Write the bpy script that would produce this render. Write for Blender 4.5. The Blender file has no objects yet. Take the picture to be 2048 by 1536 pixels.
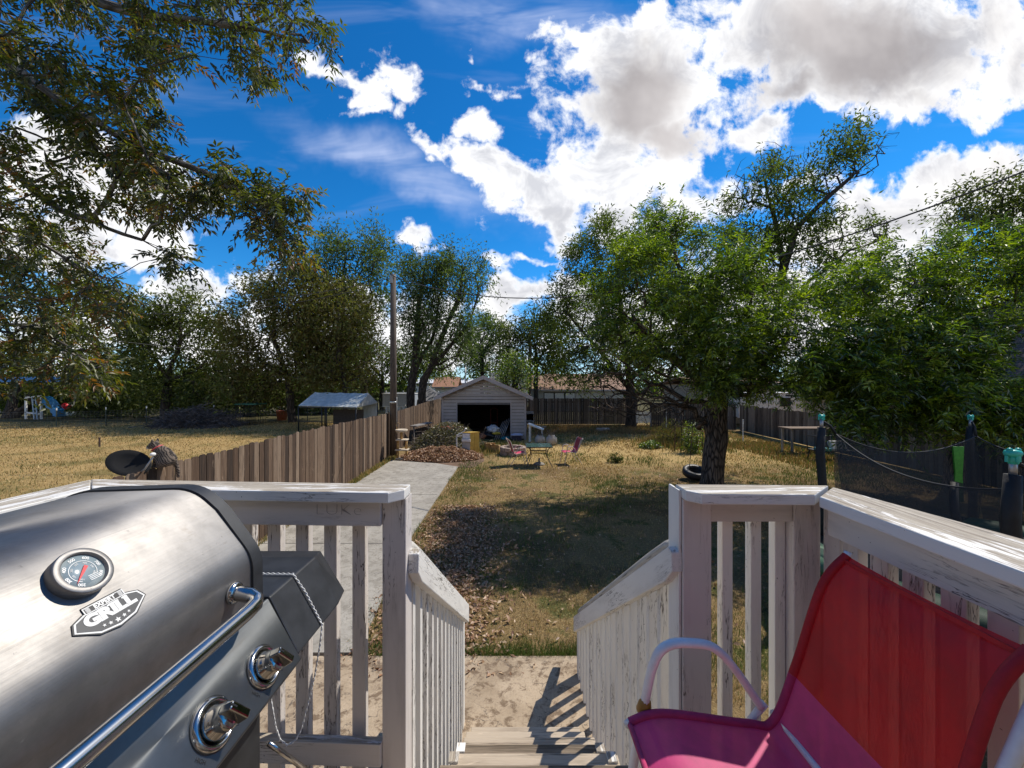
import bpy, math, random
import numpy as np
from mathutils import Vector, Matrix, Quaternion
random.seed(7); RNG = np.random.default_rng(7)
sc = bpy.context.scene; C = sc.collection
F, CX, HY, HC = 770.0, 1024.0, 770.0, 3.0
def P(x, y, d): return Vector(((x-CX)/F*d, d, HC-(y-HY)/F*d))
def G(x, y):
    d = HC*F/(y-HY); return Vector(((x-CX)/F*d, d, 0))
R = math.radians
# ---------------------------------------------------------------- camera, sun, sky
cam = bpy.data.cameras.new('camera'); camo = bpy.data.objects.new('camera', cam); C.objects.link(camo)
camo.location = (0, 0, HC); camo.rotation_euler = (R(90), 0, 0)
cam.sensor_width = 36; cam.lens = 36*F/2048; cam.shift_y = 0.001; cam.clip_start = 0.02; cam.clip_end = 1500
sc.camera = camo
sc.view_settings.view_transform = 'Standard'; sc.view_settings.look = 'None'; sc.view_settings.gamma = 1
sc.view_settings.exposure = 0.30
try:
    sc.cycles.use_denoising = True; sc.cycles.max_bounces = 5; sc.cycles.transparent_max_bounces = 10
    sc.cycles.sample_clamp_indirect = 6
except Exception: pass
SUN_AZ, SUN_EL = 55, 52
sv = Vector((math.sin(R(SUN_AZ))*math.cos(R(SUN_EL)), math.cos(R(SUN_AZ))*math.cos(R(SUN_EL)), math.sin(R(SUN_EL))))
sl = bpy.data.lights.new('sun', 'SUN'); sl.energy = 4.1; sl.angle = R(0.5); sl.color = (1, .93, .82)
so = bpy.data.objects.new('sun', sl); C.objects.link(so); so.rotation_euler = sv.to_track_quat('Z', 'Y').to_euler()

class NT:
    def __init__(s, tree): s.t = tree
    def __call__(s, ty, ins=None, **props):
        nd = s.t.nodes.new(ty)
        for k, v in props.items(): setattr(nd, k, v)
        for k, v in (ins or {}).items(): s.set(nd.inputs[k], v)
        return nd
    def set(s, sock, v):
        if isinstance(v, bpy.types.Node): v = v.outputs[0]
        if isinstance(v, bpy.types.NodeSocket): s.t.links.new(v, sock)
        else:
            if isinstance(v, (tuple, list)) and sock.type == 'RGBA' and len(v) == 3: v = (*v, 1)
            sock.default_value = v
    def m(s, op, a, b=0.0, c=None, clamp=False):
        nd = s('ShaderNodeMath', {0: a, 1: b}, operation=op, use_clamp=clamp)
        if c is not None: s.set(nd.inputs[2], c)
        return nd
    def vm(s, op, a, b=None):
        nd = s('ShaderNodeVectorMath', {0: a}, operation=op)
        if b is not None: s.set(nd.inputs[1], b)
        return nd
    def map(s, v, scale=(1, 1, 1), loc=(0, 0, 0), rot=(0, 0, 0), vt='POINT'):
        return s('ShaderNodeMapping', {'Vector': v, 'Location': loc, 'Rotation': rot, 'Scale': scale}, vector_type=vt)
    def noise(s, v, scale=5, detail=4, rough=.55, dist=0.0, dim='3D'):
        nd = s('ShaderNodeTexNoise', {'Scale': scale, 'Detail': detail, 'Roughness': rough, 'Distortion': dist}, noise_dimensions=dim)
        if v is not None: s.set(nd.inputs['Vector'], v)
        return nd
    def ramp(s, f, stops, interp='LINEAR'):
        nd = s('ShaderNodeValToRGB', {0: f}); cr = nd.color_ramp; cr.interpolation = interp
        while len(cr.elements) < len(stops): cr.elements.new(.5)
        for e, (p, c) in zip(cr.elements, stops):
            e.position = p; e.color = (c, c, c, 1) if isinstance(c, (int, float)) else (*c, 1)
        return nd
    def mix(s, f, a, b, bt='MIX'):
        nd = s('ShaderNodeMix', data_type='RGBA', blend_type=bt)
        s.set(nd.inputs[0], f); s.set(nd.inputs[6], a); s.set(nd.inputs[7], b); return nd.outputs[2]
    def sm(s, x, a, b):
        nd = s('ShaderNodeMapRange', {0: x, 1: a, 2: b, 3: 0.0, 4: 1.0}, interpolation_type='SMOOTHSTEP'); return nd
    def attr(s, name, o='Vector'): return s('ShaderNodeAttribute', attribute_name=name).outputs[o]
    def bump(s, h, st=.3, d=.01): return s('ShaderNodeBump', {'Strength': st, 'Distance': d, 'Height': h})

w = bpy.data.worlds.new('World'); sc.world = w; w.use_nodes = True
w.node_tree.nodes.clear(); n = NT(w.node_tree)
sky = n('ShaderNodeTexSky', sky_type='NISHITA', sun_disc=False, sun_elevation=R(SUN_EL), sun_rotation=R(SUN_AZ), altitude=1400, air_density=1.0, dust_density=.4, ozone_density=3.0)
co = n('ShaderNodeTexCoord').outputs['Generated']
sx = n('ShaderNodeSeparateXYZ', {0: co})
ay = n.m('MAXIMUM', n.m('ABSOLUTE', sx.outputs['Y']), .12)
uv = n('ShaderNodeCombineXYZ', {0: n.m('DIVIDE', sx.outputs['X'], ay), 1: n.m('DIVIDE', sx.outputs['Z'], ay), 2: 0.0})
# cloud banks: centre x, centre y, radius x, radius y, tilt, weight, shade
CL = [(1270,165,150,115,10,1.0,1),(1270,95,120,42,-8,.6,.2),(1330,250,120,60,-25,.8,.8),(1120,85,50,22,-10,.35,0),(1135,205,40,40,0,.45,0),(1390,235,52,38,-20,.5,.3),
 (1200,300,130,50,15,.6,0),(1160,350,150,60,15,.7,0),(1060,385,110,38,-28,.68,0),(960,335,75,28,-28,.55,0),(870,295,45,14,-28,.3,0),(1085,430,70,38,-10,.7,.2),(1310,345,95,45,5,.55,0),(1350,300,50,30,0,.4,0),
 (950,250,30,34,10,.38,0),(980,165,38,15,-30,.34,0),(938,178,10,16,0,.2,0),(965,85,20,12,-60,.22,0),(700,150,75,22,-28,.5,0),(790,170,60,34,-35,.5,0),(740,205,40,20,-10,.3,0),(790,215,18,25,0,.3,0),
 (1710,70,270,125,-8,1.0,1),(1590,150,110,50,25,.6,.6),(1830,180,140,60,-15,.7,.4),(1540,255,58,44,10,.5,.1),(1870,200,70,42,0,.5,.2),(2035,110,60,110,10,.6,.3),(1960,40,90,70,0,.6,.3),(1450,20,90,40,-10,.45,.1),
 (1900,400,130,66,20,.75,.2),(2000,340,100,40,22,.65,.3),(1830,450,130,60,0,.7,.2),(1790,372,40,24,10,.25,0),(2090,420,140,90,0,.8,.3),(1700,520,180,80,0,.6,.2),(1560,600,240,80,0,.65,.2),
 (840,483,48,16,-8,.4,0),(870,505,34,18,-20,.3,0),(140,345,235,75,-14,1.0,.2),(290,405,80,52,-15,.7,.1),(60,470,240,60,0,.8,.2),(250,500,120,40,-10,.5,.1),(380,568,120,28,6,.6,.1),(330,600,130,20,0,.4,0),(480,640,240,26,0,.5,0),(1110,490,48,26,10,.45,0),(1070,523,62,12,-2,.35,0),(1050,590,90,38,12,.6,.1),(1130,560,60,30,0,.5,0),(1000,615,40,14,0,.3,0),
 (720,640,240,50,0,.6,0),(780,690,300,60,0,.7,.1),(500,700,520,55,0,.6,.1),(1500,640,500,90,0,.7,.1),(1380,430,150,60,0,.4,0),(1220,420,90,45,0,.5,.1),(1620,380,60,14,20,.25,0),(1400,372,12,14,0,.25,0)]
dens = None; shade = None
wn = n.noise(uv, 2.6, 3, .6, dim='2D')
wv = n.vm('ADD', uv, n.vm('MULTIPLY', n.vm('SUBTRACT', wn.outputs['Color'], (.5, .5, .5)), (.20, .20, 0)))
wn2 = n.noise(uv, 11, 3, .65, dim='2D')
wv = n.vm('ADD', wv, n.vm('MULTIPLY', n.vm('SUBTRACT', wn2.outputs['Color'], (.5, .5, .5)), (.08, .08, 0)))
def umax(a, b): return b if a is None else n.m('MAXIMUM', a, b)
for (px, py, rx, ry, tl, wt, shd) in CL:
    wk = wv
    if dens is not None:   # keeps the shader evaluating one bank after another
        wk = n('ShaderNodeVectorMath', {0: dens, 1: (1e-7, 1e-7, 0), 2: wv}, operation='MULTIPLY_ADD')
    mp = n.map(wk, (rx/F*1.4, ry/F*1.38, 1), ((px-CX)/F, (HY-py)/F, 0), (0, 0, R(tl)), 'TEXTURE')
    ln = n('ShaderNodeVectorMath', {0: mp}, operation='LENGTH').outputs['Value']
    dens = umax(dens, n.m('MULTIPLY', n.m('SUBTRACT', 1.0, ln), wt))
    if shd > 0:
        mp2 = n.map(n('ShaderNodeVectorMath', {0: dens, 1: (1e-7, 1e-7, 0), 2: wv}, operation='MULTIPLY_ADD'), (rx/F*1.1, ry/F*1.05, 1), ((px-CX)/F, (HY-py-ry*.12)/F, 0), (0, 0, R(tl)), 'TEXTURE')
        l2 = n('ShaderNodeVectorMath', {0: mp2}, operation='LENGTH').outputs['Value']
        shade = umax(shade, n.m('MULTIPLY', n.m('SUBTRACT', 1.0, l2), shd))
fb = n.noise(uv, 8.5, 7, .63, .15, dim='2D').outputs[0]
fb2 = n.noise(uv, 3.0, 4, .55, dim='2D').outputs[0]
dn = n.m('ADD', dens, n.m('MULTIPLY', n.m('SUBTRACT', fb, .5), 1.25))
alpha = n.sm(dn, .02, .32)
inside = n.sm(n.m('ADD', shade, n.m('MULTIPLY', n.m('SUBTRACT', fb2, .5), .45)), -.12, .72)
puff = n.noise(n.vm('ADD', uv, (.012, .02, 0)), 6.0, 5, .6, .4, dim='2D').outputs[0]
edge = n.sm(dn, .12, .5)
ccol = n.mix(inside, n.mix(n.m('MULTIPLY', edge, .8), (6.5, 6.5, 6.6), n.ramp(puff, [(.36, (3.3, 3.4, 3.75)), (.47, (5.0, 5.05, 5.25)), (.6, (6.6, 6.6, 6.6))])), n.ramp(fb2, [(.32, (2.3, 2.15, 2.2)), (.65, (3.8, 3.6, 3.6))]))
# high thin cirrus streaks
ci = n.noise(n.map(uv, (1.3, 5.5, 1), rot=(0, 0, R(24))), 1.6, 4, .6, .4, dim='2D').outputs[0]
cim = n.m('MULTIPLY', n.sm(ci, .52, .85), .38)
cb = n.map(wv, (330/F, 70/F, 1), ((810-CX)/F, (HY-340)/F, 0), (0, 0, R(-22)), 'TEXTURE')
cbl = n('ShaderNodeVectorMath', {0: cb}, operation='LENGTH').outputs['Value']
cb2 = n.map(wv, (240/F, 90/F, 1), ((1050-CX)/F, (HY-20)/F, 0), (0, 0, R(-12)), 'TEXTURE')
cbl2 = n('ShaderNodeVectorMath', {0: cb2}, operation='LENGTH').outputs['Value']
cirr = n.m('MULTIPLY', n.sm(n.m('MAXIMUM', n.m('SUBTRACT', 1.0, cbl), n.m('SUBTRACT', 1.0, cbl2)), -.15, 1.1), n.sm(ci, .2, .75))
cirr = n.m('ADD', n.m('MULTIPLY', cirr, .75), n.m('MULTIPLY', cim, .4), clamp=True)
low = n.sm(sx.outputs['Z'], .5, -.02)
hs = n('ShaderNodeHueSaturation', {'Saturation': 1.27, 'Value': 1.0, 'Color': sky})
skyc = n.mix(1.0, hs, n.mix(low, (.17, .70, .86), (.36, .82, .98)), 'MULTIPLY')
skyc = n.mix(cirr, skyc, (3.6, 4.1, 5.6))
skyc = n.mix(n.m('MULTIPLY', n.sm(sx.outputs['Z'], .24, -.02), .75), skyc, (3.6, 4.3, 5.2))
allc = n.mix(alpha, skyc, ccol)
bg = n('ShaderNodeBackground', {'Color': allc, 'Strength': .15})
n('ShaderNodeOutputWorld', {0: bg})

# ---------------------------------------------------------------- mesh helpers
def link(name, me, mat, parent=None, loc=None):
    o = bpy.data.objects.new(name, me); C.objects.link(o)
    if mat is not None: me.materials.append(mat)
    if parent is not None: o.parent = parent
    return o
def tag(o, label=None, cat=None, group=None, kind=None):
    if label: o['label'] = label
    if cat: o['category'] = cat
    if group: o['group'] = group
    if kind: o['kind'] = kind
    return o
def thing(name, label, cat, loc=(0, 0, 0), group=None):
    o = bpy.data.objects.new(name, None); C.objects.link(o); o.location = loc; o.empty_display_size = .1
    return tag(o, label, cat, group)
def dup(root, loc, rz=0, label=None, scale=None):
    def cp(o, par):
        c = o.copy(); C.objects.link(c)
        if par is not None: c.parent = par
        for ch in o.children: cp(ch, c)
        return c
    r = cp(root, None); r.location = loc; r.rotation_euler = (0, 0, rz)
    if scale: r.scale = scale
    if label: r['label'] = label
    return r
def frame_from(d, up=Vector((0, 0, 1))):
    x = Vector(d).normalized()
    if abs(x.dot(up)) > .98: up = Vector((0, 1, 0))
    y = up.cross(x).normalized(); z = x.cross(y)
    return Matrix((x, y, z)).transposed()
class MB:
    def __init__(s): s.v = []; s.f = []; s.tc = []; s.rn = []; s.sm = []
    def add(s, vs, fs, tc=None, rnd=None, smooth=False):
        b = len(s.v); r = random.random() if rnd is None else rnd
        s.v += [tuple(p) for p in vs]; s.f += [tuple(i+b for i in f) for f in fs]
        s.tc += [tuple(p) for p in (tc if tc is not None else vs)]; s.rn += [r]*len(vs); s.sm += [smooth]*len(fs)
    def box(s, c, sz, M=None, rnd=None, top=1.0):
        c = Vector(c); hx, hy, hz = sz[0]/2, sz[1]/2, sz[2]/2
        L = [Vector((x*hx*(top if z > 0 else 1), y*hy*(top if z > 0 else 1), z*hz)) for z in (-1, 1) for y in (-1, 1) for x in (-1, 1)]
        o = sorted(range(3), key=lambda i: -sz[i]); off = Vector((random.uniform(0, 50), random.uniform(0, 50), random.uniform(0, 50)))
        tc = [Vector((p[o[0]], p[o[1]], p[o[2]]))+off for p in L]
        s.add([c+(M@p if M else p) for p in L], [(0, 2, 3, 1), (4, 5, 7, 6), (0, 1, 5, 4), (2, 6, 7, 3), (0, 4, 6, 2), (1, 3, 7, 5)], tc, rnd)
    def bx(s, x0, x1, y0, y1, z0, z1, rnd=None): s.box(((x0+x1)/2, (y0+y1)/2, (z0+z1)/2), (abs(x1-x0), abs(y1-y0), abs(z1-z0)), None, rnd)
    def bar(s, a, b, wd, ht, up=Vector((0, 0, 1)), rnd=None):
        a = Vector(a); b = Vector(b); s.box((a+b)/2, ((b-a).length, wd, ht), frame_from(b-a, up), rnd)
    def tube(s, pts, r, n=8, caps=True, rnd=None, smooth=True, flat=1.0):
        pts = [Vector(p) for p in pts]; k = len(pts)
        rs = r if isinstance(r, (list, tuple)) else [r]*k
        vs = []; tc = []; run = 0; off = random.uniform(0, 40)
        t0 = (pts[1]-pts[0]).normalized(); up = Vector((0, 0, 1)) if abs(t0.z) < .9 else Vector((0, 1, 0))
        y = up.cross(t0).normalized()
        for i, p in enumerate(pts):
            t = (pts[min(i+1, k-1)]-pts[max(i-1, 0)]).normalized()
            y = (y-t*y.dot(t)).normalized(); z = t.cross(y)
            if i: run += (p-pts[i-1]).length
            for j in range(n):
                a = 2*math.pi*j/n; vs.append(p+(y*math.cos(a)*flat+z*math.sin(a))*rs[i]); tc.append((run+off, math.cos(a)*rs[i], math.sin(a)*rs[i]+off))
        fs = [(i*n+j, i*n+(j+1) % n, (i+1)*n+(j+1) % n, (i+1)*n+j) for i in range(k-1) for j in range(n)]
        if caps: fs += [tuple(range(n))[::-1], tuple(range((k-1)*n, k*n))]
        s.add(vs, fs, tc, rnd, smooth)
    def prism(s, poly, vec, rnd=None, along=None, smooth=False):
        k = len(poly); vec = Vector(vec); A = [Vector(p) for p in poly]; B = [p+vec for p in A]
        tc = None
        if along is not None:
            M = frame_from(along).transposed(); off = Vector((random.uniform(0, 40), random.uniform(0, 40), 0)); tc = [M@p+off for p in A+B]
        s.add(A+B, [tuple(range(k))[::-1], tuple(range(k, 2*k))]+[(i, (i+1) % k, k+(i+1) % k, k+i) for i in range(k)], tc, rnd, smooth)
    def lathe(s, prof, o, M=None, n=24, rnd=None, smooth=True, sx=1, sy=1):
        vs = []; o = Vector(o)
        for (r, z) in prof:
            for j in range(n):
                a = 2*math.pi*j/n; p = Vector((r*math.cos(a)*sx, r*math.sin(a)*sy, z)); vs.append(o+(M@p if M else p))
        k = len(prof)
        fs = [(i*n+j, i*n+(j+1) % n, (i+1)*n+(j+1) % n, (i+1)*n+j) for i in range(k-1) for j in range(n)]
        fs += [tuple(range(n))[::-1], tuple(range((k-1)*n, k*n))]
        s.add(vs, fs, None, rnd, smooth)
    def ell(s, c, r, M=None, n=14, m=9, rnd=None):
        prof = [(max(math.sin(math.pi*i/m), .02), -math.cos(math.pi*i/m)) for i in range(m+1)]
        c = Vector(c); vs = []
        for (q, z) in prof:
            for j in range(n):
                a = 2*math.pi*j/n; p = Vector((q*math.cos(a)*r[0], q*math.sin(a)*r[1], z*r[2])); vs.append(c+(M@p if M else p))
        fs = [(i*n+j, i*n+(j+1) % n, (i+1)*n+(j+1) % n, (i+1)*n+j) for i in range(m) for j in range(n)]
        s.add(vs, fs, None, rnd, True)
    def build(s, name, mat, parent=None, bevel=0, origin=None, label=None):
        V = np.array(s.v, dtype=np.float64)
        if parent is not None: o = np.array(parent_loc(parent))
        elif origin is not None: o = np.array(origin)
        else: o = np.array([(V[:, 0].min()+V[:, 0].max())/2, (V[:, 1].min()+V[:, 1].max())/2, V[:, 2].min()])
        me = bpy.data.meshes.new(name); me.from_pydata([tuple(x) for x in (V-o)], [], s.f)
        me.attributes.new('tc', 'FLOAT_VECTOR', 'POINT').data.foreach_set('vector', np.array(s.tc, dtype=np.float32).ravel())
        me.attributes.new('rnd', 'FLOAT', 'POINT').data.foreach_set('value', np.array(s.rn, dtype=np.float32))
        me.polygons.foreach_set('use_smooth', s.sm); me.update()
        ob = link(name, me, mat, parent)
        if parent is None: ob.location = tuple(o)
        if bevel:
            b = ob.modifiers.new('bevel', 'BEVEL'); b.width = bevel; b.segments = 2; b.limit_method = 'ANGLE'; b.angle_limit = R(50)
        if label: ob['label'] = label
        return ob
def parent_loc(p):
    l = Vector((0, 0, 0))
    while p is not None: l = l+p.location; p = p.parent
    return l
def rawmesh(name, V, Fc, mat, parent=None, rnd=None, smooth=False, tc=None):
    """V (n,3) world, Fc (m,k) indices"""
    V = np.asarray(V, dtype=np.float32); Fc = np.asarray(Fc, dtype=np.int32)
    if parent is not None: o = np.array(parent_loc(parent), dtype=np.float32)
    else: o = np.array([V[:, 0].mean(), V[:, 1].mean(), V[:, 2].min()], dtype=np.float32)
    me = bpy.data.meshes.new(name); me.vertices.add(len(V)); me.vertices.foreach_set('co', (V-o).ravel())
    k = Fc.shape[1]; me.loops.add(Fc.size); me.loops.foreach_set('vertex_index', Fc.ravel())
    me.polygons.add(len(Fc)); me.polygons.foreach_set('loop_start', np.arange(0, Fc.size, k, dtype=np.int32))
    me.polygons.foreach_set('loop_total', np.full(len(Fc), k, dtype=np.int32))
    me.update(calc_edges=True)
    if smooth: me.polygons.foreach_set('use_smooth', np.ones(len(Fc), dtype=bool))
    if rnd is not None: me.attributes.new('rnd', 'FLOAT', 'POINT').data.foreach_set('value', np.asarray(rnd, dtype=np.float32))
    if tc is not None: me.attributes.new('tc', 'FLOAT_VECTOR', 'POINT').data.foreach_set('vector', np.asarray(tc, dtype=np.float32).ravel())
    me.validate()
    ob = link(name, me, mat, parent)
    if parent is None: ob.location = tuple(float(x) for x in o)
    return ob
# ---------------------------------------------------------------- materials
def mat(name, fn):
    m = bpy.data.materials.new(name); m.use_nodes = True; m.node_tree.nodes.clear(); q = NT(m.node_tree)
    out = fn(q); 
    if isinstance(out, dict):
        b = q('ShaderNodeBsdfPrincipled')
        for k, v in out.items(): q.set(b.inputs[k], v)
        out = b
    q('ShaderNodeOutputMaterial', {0: out}); return m
def plain(name, col, rough=.6, metal=0.0, var=.15, sc_=8, bump=.0):
    def fn(q):
        o = q('ShaderNodeTexCoord').outputs['Object']; nz = q.noise(o, sc_, 5, .6)
        c = q.mix(q.sm(nz, .3, .7), tuple(x*(1-var) for x in col), tuple(min(1, x*(1+var)) for x in col))
        d = {'Base Color': c, 'Roughness': rough, 'Metallic': metal}
        if bump: d['Normal'] = q.bump(nz, bump, .01)
        return d
    return mat(name, fn)
def paintwood(name, paint=(.66, .645, .63), wear=.5, topwear=.35, dirt=.5):
    def fn(q):
        tc = q.attr('tc'); rn = q.attr('rnd', 'Fac')
        g = q.noise(q.map(tc, (2.0, 60, 60)), 1.0, 6, .65, .6).outputs[0]
        g2 = q.noise(q.map(tc, (5, 220, 220)), 1.0, 3, .6).outputs[0]
        wood = q.ramp(g, [(.25, (.16, .13, .10)), (.45, (.34, .29, .23)), (.6, (.46, .41, .33)), (.8, (.56, .51, .43))])
        wood = q.mix(q.sm(g2, .55, .7), wood, (.14, .11, .09))
        m1 = q.noise(q.map(tc, (3, 26, 26)), 1.0, 7, .68, .3).outputs[0]
        m0 = q.noise(q.map(tc, (1.2, 5, 5)), 1.0, 3, .5).outputs[0]
        nz = q('ShaderNodeSeparateXYZ', {0: q('ShaderNodeNewGeometry').outputs['Normal']}).outputs[2]
        top = q.sm(nz, .6, .9)
        ms = q.m('ADD', q.m('ADD', m1, q.m('MULTIPLY', m0, .5)), q.m('MULTIPLY', top, topwear))
        wm = q.sm(ms, 1.28-wear*.5, 1.34-wear*.5)
        ed = q.m('MULTIPLY', q.sm(ms, 1.24-wear*.5, 1.28-wear*.5), q.m('SUBTRACT', 1.0, wm))
        st = q.noise(q.map(tc, (1.5, 9, 9)), 1.3, 6, .65).outputs[0]
        pc = q.mix(q.m('MULTIPLY', q.sm(st, .45, .78), dirt), paint, (.36, .33, .30))
        pc = q.mix(q.m('MULTIPLY', rn, .22), pc, (.45, .43, .41))
        crk = q.noise(q.map(tc, (4, 44, 44)), 1.0, 4, .6, .5).outputs[0]
        cm = q.m('MULTIPLY', q.m('SUBTRACT', 1.0, q.sm(q.m('ABSOLUTE', q.m('SUBTRACT', crk, .5)), .003, .020)), q.sm(m0, .46, .60))
        pc = q.mix(cm, pc, (.10, .08, .07))
        sp = q.sm(q.noise(tc, 70, 2, .5).outputs[0], .74, .78)
        pc = q.mix(sp, pc, (.16, .13, .11))
        col = q.mix(wm, pc, wood)
        h = q.m('SUBTRACT', q.m('MULTIPLY', g, q.m('ADD', q.m('MULTIPLY', wm, .8), .2)), q.m('ADD', q.m('MULTIPLY', wm, .5), q.m('MULTIPLY', cm, .6)))
        return {'Base Color': col, 'Roughness': q.m('ADD', .55, q.m('MULTIPLY', wm, .35)), 'Normal': q.bump(h, .55, .004)}
    return mat(name, fn)
def barewood(name, stops, knots=.5, sc_=1.0, bump=.6, spread=.5):
    def fn(q):
        tc = q.attr('tc'); rn = q.attr('rnd', 'Fac')
        g = q.noise(q.map(tc, (1.2*sc_, 26*sc_, 26*sc_)), 1.0, 7, .7, .5).outputs[0]
        f = q.m('ADD', q.m('MULTIPLY', g, 1.0), q.m('MULTIPLY', q.m('SUBTRACT', rn, .5), spread))
        col = q.ramp(f, stops)
        g2 = q.noise(q.map(tc, (2.5*sc_, 60*sc_, 60*sc_)), 1.0, 3, .6).outputs[0]
        col = q.mix(q.m('MULTIPLY', q.sm(g2, .56, .66), .75), col, tuple(c*.25 for c in stops[0][1]))
        kn = q.noise(q.map(tc, (4, 12, 12)), 1.0, 3, .6, 1.0).outputs[0]
        col = q.mix(q.m('MULTIPLY', q.sm(kn, .66, .72), knots), col, tuple(min(1, c*1.5) for c in stops[-1][1]))
        return {'Base Color': col, 'Roughness': .88, 'Normal': q.bump(q.m('SUBTRACT', g, g2), bump, .006)}
    return mat(name, fn)
M = {}
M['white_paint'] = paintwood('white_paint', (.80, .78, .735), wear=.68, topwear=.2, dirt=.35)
M['shade_paint'] = paintwood('shaded_white_paint', (.66, .61, .575), wear=.68, topwear=.25, dirt=.55)  # white rail paint with the tone of its shaded faces put into the colour
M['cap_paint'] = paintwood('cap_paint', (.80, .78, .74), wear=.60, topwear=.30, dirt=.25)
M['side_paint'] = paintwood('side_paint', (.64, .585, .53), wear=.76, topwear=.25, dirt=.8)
M['tread'] = barewood('tread_wood', [(.25, (.10, .075, .05)), (.45, (.27, .21, .15)), (.7, (.45, .37, .28))], .3)
M['logcap'] = barewood('grey_log', [(.2, (.16, .14, .12)), (.45, (.34, .31, .27)), (.7, (.5, .47, .42))], .2)
M['fence'] = barewood('fence_wood', [(.1, (.030, .016, .009)), (.4, (.085, .048, .027)), (.62, (.135, .085, .053)), (.95, (.23, .165, .115))], .5, 1.0, .9, .8)
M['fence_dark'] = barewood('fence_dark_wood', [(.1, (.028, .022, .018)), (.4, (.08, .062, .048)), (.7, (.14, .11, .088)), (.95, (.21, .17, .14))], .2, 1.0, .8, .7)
M['fence_right'] = barewood('fence_grey_wood', [(.1, (.055, .038, .028)), (.4, (.155, .112, .082)), (.7, (.26, .20, .15)), (.95, (.36, .285, .225))], .2, 1.0, .8, .7)
M['pole'] = barewood('pole_wood', [(.1, (.03, .022, .017)), (.5, (.085, .062, .047)), (.9, (.17, .13, .10))], .1)
def bark(name, a, b, s=1.0):
    def fn(q):
        o = q.attr('tc'); g = q.noise(q.map(o, (2.2*s, 16*s, 16*s)), 1.0, 6, .7, .4).outputs[0]
        vo = q('ShaderNodeTexVoronoi', {'Vector': q.map(o, (3*s, 13*s, 13*s)), 'Scale': 1.0}, feature='DISTANCE_TO_EDGE').outputs[0]
        crev = q.sm(vo, .0, .22)
        col = q.mix(q.m('MULTIPLY', crev, q.sm(g, .2, .7)), a, b)
        return {'Base Color': col, 'Roughness': .95, 'Normal': q.bump(q.m('ADD', g, crev), .9, .03)}
    return mat(name, fn)
M['bark'] = bark('rough_bark', (.03, .02, .014), (.26, .185, .135))
M['bark_dark'] = bark('dark_bark', (.02, .015, .012), (.09, .07, .055), .5)
M['bark_grey'] = bark('grey_bark', (.05, .045, .04), (.22, .20, .18), .8)
def leafmat(name, stops, trans=.35, gloss=.12, rough=.35, tcol=None):
    def fn(q):
        rn = q.attr('rnd', 'Fac'); col = q.ramp(rn, stops)
        df = q('ShaderNodeBsdfDiffuse', {'Color': col})
        tr = q('ShaderNodeBsdfTranslucent', {'Color': q.mix(1.0, col, tcol or (1.5, 1.7, .5), 'MULTIPLY')})
        mx = q('ShaderNodeMixShader', {0: trans, 1: df.outputs[0], 2: tr.outputs[0]})
        gl = q('ShaderNodeBsdfGlossy', {'Color': (1, 1, 1), 'Roughness': rough})
        return q('ShaderNodeMixShader', {0: gloss, 1: mx.outputs[0], 2: gl.outputs[0]})
    return mat(name, fn)
M['leaf_bright'] = leafmat('leaf_bright', [(.0, (.022, .042, .006)), (.4, (.06, .10, .007)), (.72, (.145, .21, .010)), (1, (.30, .36, .02))], .42, .07, .45)
M['leaf_mid'] = leafmat('leaf_mid', [(.0, (.028, .042, .010)), (.5, (.08, .11, .018)), (.85, (.15, .185, .032)), (1, (.15, .18, .05))], .35, .02, .6)
M['leaf_dark'] = leafmat('leaf_dark', [(.0, (.032, .042, .012)), (.5, (.085, .105, .024)), (.9, (.15, .17, .045)), (1, (.13, .14, .05))], .3, .015, .6)
M['leaf_near'] = leafmat('leaf_near', [(.0, (.018, .024, .009)), (.4, (.05, .062, .013)), (.75, (.10, .11, .018)), (.92, (.15, .13, .02)), (1, (.20, .08, .02))], .52, .05, .5)
M['leaf_brown'] = leafmat('leaf_brown', [(.0, (.08, .06, .025)), (.5, (.155, .13, .05)), (.8, (.14, .165, .042)), (1, (.17, .16, .06))], .3, .01, .6)
M['leaf_airy'] = leafmat('leaf_airy', [(.0, (.03, .05, .02)), (.5, (.075, .11, .04)), (.85, (.12, .16, .06)), (1, (.19, .22, .10))], .38, .02, .6)
M['litter'] = leafmat('leaf_litter', [(.0, (.17, .085, .045)), (.4, (.32, .175, .095)), (.75, (.44, .27, .155)), (1, (.54, .39, .24))], .15, .04, .5, (1.2, 1, .7))
M['blade'] = leafmat('lawn_blade', [(.0, (.19, .125, .06)), (.35, (.34, .235, .105)), (.6, (.52, .38, .16)), (.75, (.16, .16, .05)), (.9, (.075, .12, .025)), (1, (.10, .20, .035))], .25, .02, .5, (1.2, 1.1, .6))
M['straw'] = leafmat('straw_blade', [(.0, (.17, .11, .045)), (.4, (.40, .27, .11)), (.8, (.62, .46, .22)), (.9, (.17, .16, .05)), (1, (.10, .13, .035))], .25, .02, .5, (1.2, 1.1, .6))
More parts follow.
